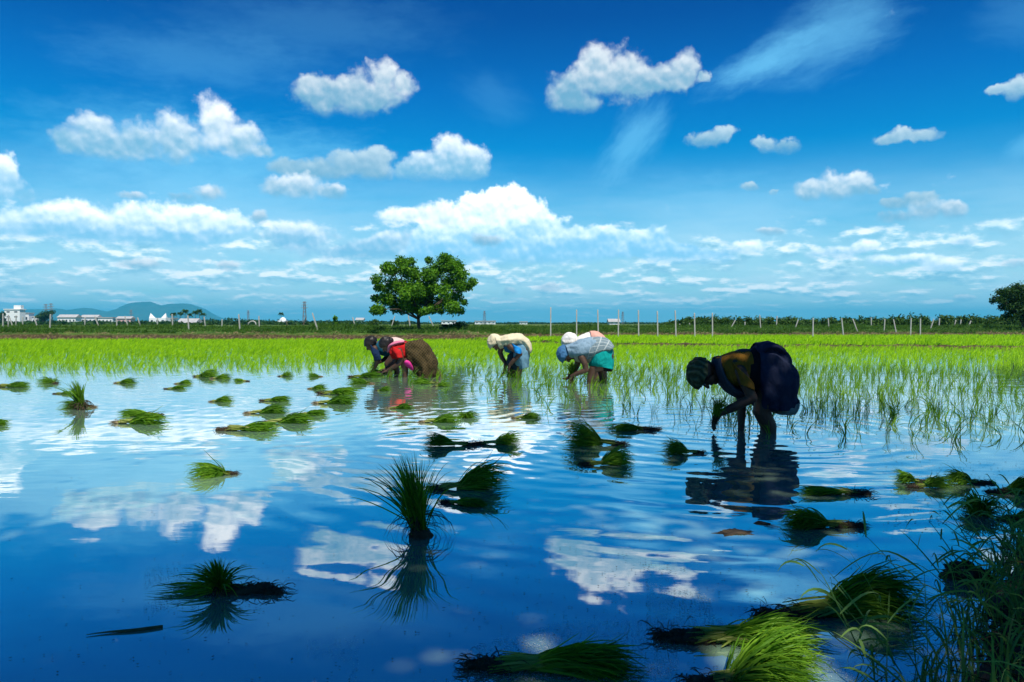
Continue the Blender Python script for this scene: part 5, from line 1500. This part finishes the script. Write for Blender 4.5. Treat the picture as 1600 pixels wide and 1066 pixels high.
for k, (xt, xb, yt, yb, old) in enumerate(POSTS):
    h = yb - yt
    d = float(np.clip(50 * 20 / h, 47, 62)) if h > 12 else 72.0
    b = at_depth(xb, yb, d); g = float(ground_z(np.array([b[0]]), np.array([d]))[0]); tpt = at_depth(xt, yt, d)
    s = d / FPX; b[2] = g
    dv = tpt - b; wdt = .034 if h > 12 else .045
    mb = MB(); Lp = np.linalg.norm(dv)
    mb.box(-wdt, wdt, -wdt, wdt, -.15, Lp - .05)
    top = [(-wdt, -wdt, Lp - .05), (wdt, -wdt, Lp - .05), (wdt, wdt, Lp - .05), (-wdt, wdt, Lp - .05)]
    tp2 = [(-wdt * .6, -wdt * .6, Lp), (wdt * .6, -wdt * .6, Lp), (wdt * .6, wdt * .6, Lp), (-wdt * .6, wdt * .6, Lp)]
    mb.add(top + tp2, [(0, 1, 5, 4), (1, 2, 6, 5), (2, 3, 7, 6), (3, 0, 4, 7), (4, 5, 6, 7)])
    o = mb.build('fence_post', M_OLDPOST if old else M_POST)
    o.rotation_euler = Vector(dv).to_track_quat('Z', 'Y').to_euler(); o.location = tuple(map(float, b))
    lean = 'leaning left' if xt < xb - 2.5 else ('leaning right' if xt > xb + 2.5 else 'upright')
    size = 'short' if h < 12 else ('tall' if h > 21 else 'mid height')
    if xb < 660:
        cl += 1; where = ORD[cl - 1] + ' from left edge on left bank'
    else:
        cr += 1; where = ORD[cr - 1] + ' right of lone tree trunk'
    tag(o, f"{size} {'dark weathered' if old else 'pale concrete'} post {lean}, {where}", 'fence post', 'fence posts along the far bank')

# ------------------------------------------------------------------ skyline houses, pylons
M_WHITE = mat_solid('white_wall', (.72, .74, .74), (.82, .83, .82), .6, .8)
M_PINK = mat_solid('pink_wall', (.72, .42, .40), (.78, .50, .46), .6, .8)
M_CREAM = mat_solid('cream_wall', (.62, .58, .44), (.72, .68, .52), .6, .8)
M_WINDOW = mat_solid('window_dark', (.04, .055, .07), (.07, .085, .1), 2, .3)
M_ROOFG = mat_solid('grey_roof', (.30, .30, .30), (.42, .42, .41), .8, .85)
M_REDROOF = mat_solid('red_paint', (.60, .10, .12), (.68, .16, .16), .8, .7)


def house(label, x0, x1, yt, yb, depth, mat=None, storeys=1, bays=3, tower=None, roof='flat', extra=None):
    s = depth / FPX; c = at_depth((x0 + x1) / 2, yb, depth); g = .55
    W = (x1 - x0) * s; H = CAMH + (HZ - yt) * s - g; Dp = max(W * .6, 5)
    o = thing('house', label, 'building', (c[0], depth, g), 0)
    mb = MB(); mb.box(-W / 2, W / 2, 0, Dp, -.3, H)
    if tower: 
        tx0, tx1, ty = tower; mb.box((tx0 - (x0 + x1) / 2) * s, (tx1 - (x0 + x1) / 2) * s, 1.0, Dp * .7, H, CAMH + (HZ - ty) * s - g)
    mb.build('wall', mat or M_WHITE, o)
    mb = MB()
    if roof == 'flat': mb.box(-W / 2 - .3, W / 2 + .3, -.3, Dp + .3, H + .003, H + .45)
    elif roof == 'gable':
        e = .4; h2 = max(1.2, W * .16)
        mb.add([(-W / 2 - e, -e, H), (W / 2 + e, -e, H), (W / 2 + e, Dp + e, H), (-W / 2 - e, Dp + e, H), (-W / 2 - e, Dp / 2, H + h2), (W / 2 + e, Dp / 2, H + h2)],
               [(0, 1, 5, 4), (2, 3, 4, 5), (1, 2, 5), (3, 0, 4), (0, 3, 2, 1)])
    elif roof == 'dome':
        mb.ellipsoid((0, Dp / 2, H), (W * .42, 0, 0), (0, W * .42, 0), (0, 0, W * .42), 20, 12)
    elif roof == 'horns':
        for sx_ in (-1, 1):
            mb.add([(sx_ * W * .5, 0, H), (sx_ * W * .22, 0, H), (sx_ * W * .22, Dp * .4, H), (sx_ * W * .5, Dp * .4, H), (sx_ * W * .46, Dp * .2, H + W * .3)], [(0, 1, 4), (1, 2, 4), (2, 3, 4), (3, 0, 4), (0, 3, 2, 1)])
    mb.build('roof', (M_WHITE if roof in ('dome', 'horns') else (M_WHITE if tower else M_ROOFG)), o)
    for i in range(storeys):
        for j in range(bays):
            wx = -W / 2 + (j + .5) * W / bays; ww = min(W / bays * .2, .9); z0 = H * (i + .42) / storeys; z1 = H * (i + .68) / storeys
            mb = MB(); mb.box(wx - ww, wx + ww, -.06, .05, z0, z1); mb.build('window', M_WINDOW, o)
    return o


house('white three storey block with a stair tower at the far left of the skyline', 7, 31, 484, 505, 420, storeys=3, bays=2, tower=(20, 31, 477))
house('small white cube house right of the three storey block', 38, 45, 490, 505, 440, bays=1)
house('low white house half hidden behind leaning posts at far left', 50, 60, 496, 505, 440, bays=2)
house('long white house with pink right end on the left skyline', 90, 118, 496, 507, 400, M_WHITE, bays=5, roof='gable')
house('pale wide house under the middle of the blue hill', 126, 151, 496, 506, 430, bays=4, roof='gable')
house('white flat house under the right flank of the hill saddle', 153, 176, 497, 506, 430, bays=4)
house('pinkish house left of the horned white temple building', 182, 204, 498, 507, 400, M_PINK, bays=3, roof='gable')
house('white building with two pointed horns and pink front on the left skyline', 233, 259, 497, 507, 380, M_WHITE, bays=3, roof='horns')
house('plain white house touching the right side of the horned building', 261, 271, 498, 507, 400, bays=2)
house('low cream house in front of the palm clump', 278, 304, 504.5, 511, 210, M_CREAM, bays=3, roof='gable')
house('small white domed building under the single palm', 434, 446, 501, 507, 420, bays=1, roof='dome')
house('white gabled house near the skyline left of the lone tree', 556, 567, 500, 507, 420, bays=1, roof='gable')
house('low white house right behind the lone tree trunk', 690, 712, 502, 507, 430, bays=3)
house('long low white house under the lattice pylon right of the lone tree', 742, 774, 502.5, 507, 430, bays=5)
house('low white roofed shed between the tall posts right of the cyan skirted worker', 952, 968, 503, 508, 300, bays=2, roof='gable')
house('tiny white house at the skyline between lone tree and first tall posts', 812, 824, 503.5, 507, 430, bays=2)
for wx in (95, 106, 113): pass

M_STEEL = mat_solid('galvanised_steel', (.16, .18, .20), (.24, .26, .28), 2, .6)


def pylon(px, yt, depth, label, wide=.16):
    s = depth / FPX; c = at_depth(px, 506, depth); g = .55; H = CAMH + (HZ - yt) * s - g
    o = thing('pylon', label, 'pylon', (c[0], depth, g), .5, 'lattice pylons on the skyline')
    mb = MB(); w0, w1 = H * wide * .5, H * .03; r0 = H * .008
    lev = [0, .25, .45, .62, .76, .88, 1.0]
    cor = lambda f, sx_, sy_: np.array([sx_ * (w0 + (w1 - w0) * f), sy_ * (w0 + (w1 - w0) * f), H * f])
    for sx_ in (-1, 1):
        for sy_ in (-1, 1): mb.tube([cor(0, sx_, sy_), cor(1, sx_, sy_)], r0, 5)
    for a, b in zip(lev[:-1], lev[1:]):
        for (p, q) in (((-1, -1), (1, -1)), ((1, -1), (1, 1)), ((1, 1), (-1, 1)), ((-1, 1), (-1, -1))):
            mb.tube([cor(a, *p), cor(b, *q)], r0 * .7, 4); mb.tube([cor(a, *q), cor(b, *p)], r0 * .7, 4)
    mb.build('tower', M_STEEL, o)
    mb = MB()
    for f, L in ((.72, .15), (.84, .13), (.95, .10)):
        mb.tube([(-H * L, 0, H * f), (0, 0, H * (f + .025)), (H * L, 0, H * f)], r0, 5); mb.tube([(-H * L, 0, H * f), (H * L, 0, H * f)], r0 * .8, 4)
    mb.build('crossarm', M_STEEL, o)


pylon(72, 475, 380, 'left one of two thin pylons rising before the blue hill')
pylon(80, 474, 390, 'right one of two thin pylons rising before the blue hill')
pylon(205, 484, 420, 'short pylon before the right flank of the blue hill')
pylon(476, 471, 360, 'tall thin pylon on the skyline left of the lone tree')
pylon(388, 485, 460, 'faint small pylon above the white arch on the left skyline')
pylon(757, 486, 380, 'lattice pylon just right of the lone tree', .22)
pylon(973, 487, 420, 'lattice pylon behind the tall posts right of the cyan skirted worker', .2)

# white pipe arch by the bank
s = 60 / FPX; mb = MB(); pts = [at_depth(x, y, 60) for x, y in [(387.5, 511), (388.5, 505), (392, 502.5), (396, 502), (399, 504), (400.5, 511)]]
mb.tube(pts, .055, 8); o = mb.build('pipe_arch', M_POST, None, True); tag(o, 'low white arched pipe standing on the bank between two upright posts', 'arch')

# ------------------------------------------------------------------ hills
HD = 6500.0
prof_x = [20, 33, 45, 90, 105, 130, 145, 165, 180, 192, 200, 205, 212, 235, 245, 252, 265, 285, 300, 308, 318, 330, 345]
prof_y = [497, 489, 483, 482, 484, 481, 482, 486, 488, 484, 480, 475, 472, 471.5, 475, 477, 474.5, 474, 475.5, 481, 488, 495, 499]
xs = np.linspace(20, 345, 220); tops = np.interp(xs, prof_x, prof_y)
hx = (xs - 800) / FPX * HD; hz = CAMH + (HZ - tops) * HD / FPX; hz = hz + vnoise(np.stack([hx * .012, 0 * hx], 1), 7, 4) * 4
rows = np.linspace(-1, 1, 41); HX = np.repeat(hx[None], 41, 0); HY = HD + rows[:, None] * 900 + 0 * HX
fall = np.clip(1 - np.abs(rows) ** 1.15, 0, 1)[:, None]
rid = vnoise(np.stack([HX * .006, HY * .006], -1), 9, 4)
HZZ = np.maximum(hz[None] * fall * (1 + .18 * rid * (1 - fall) * 2), -5) - 1
HX = HX + 0 * HY
idx = (np.arange(40)[:, None] * 220 + np.arange(219)[None]).ravel()
M_HILL = mat_solid('forested_hill', (.025, .055, .02), (.06, .085, .035), .012, .95)
tag(link('hills', mesh_from('hills', np.stack([HX, HY, HZZ], -1).reshape(-1, 3), np.stack([idx, idx + 1, idx + 221, idx + 220], 1), True), M_HILL), kind='structure')

# ------------------------------------------------------------------ the air between here and the hills
mt, t, out = material('haze_air')
pv = t.node('ShaderNodeVolumePrincipled'); pv.inputs['Color'].default_value = (.06, .64, .95, 1); pv.inputs['Density'].default_value = 1.7e-4
pv.inputs['Anisotropy'].default_value = 0.0
t.l.new(pv.outputs[0], out.inputs['Volume'])
mb = MB(); mb.box(-9500, 9500, -3300, 12500, -8, 215)
USE_HAZE = True
if USE_HAZE: tag(mb.build('haze', mt), kind='stuff')
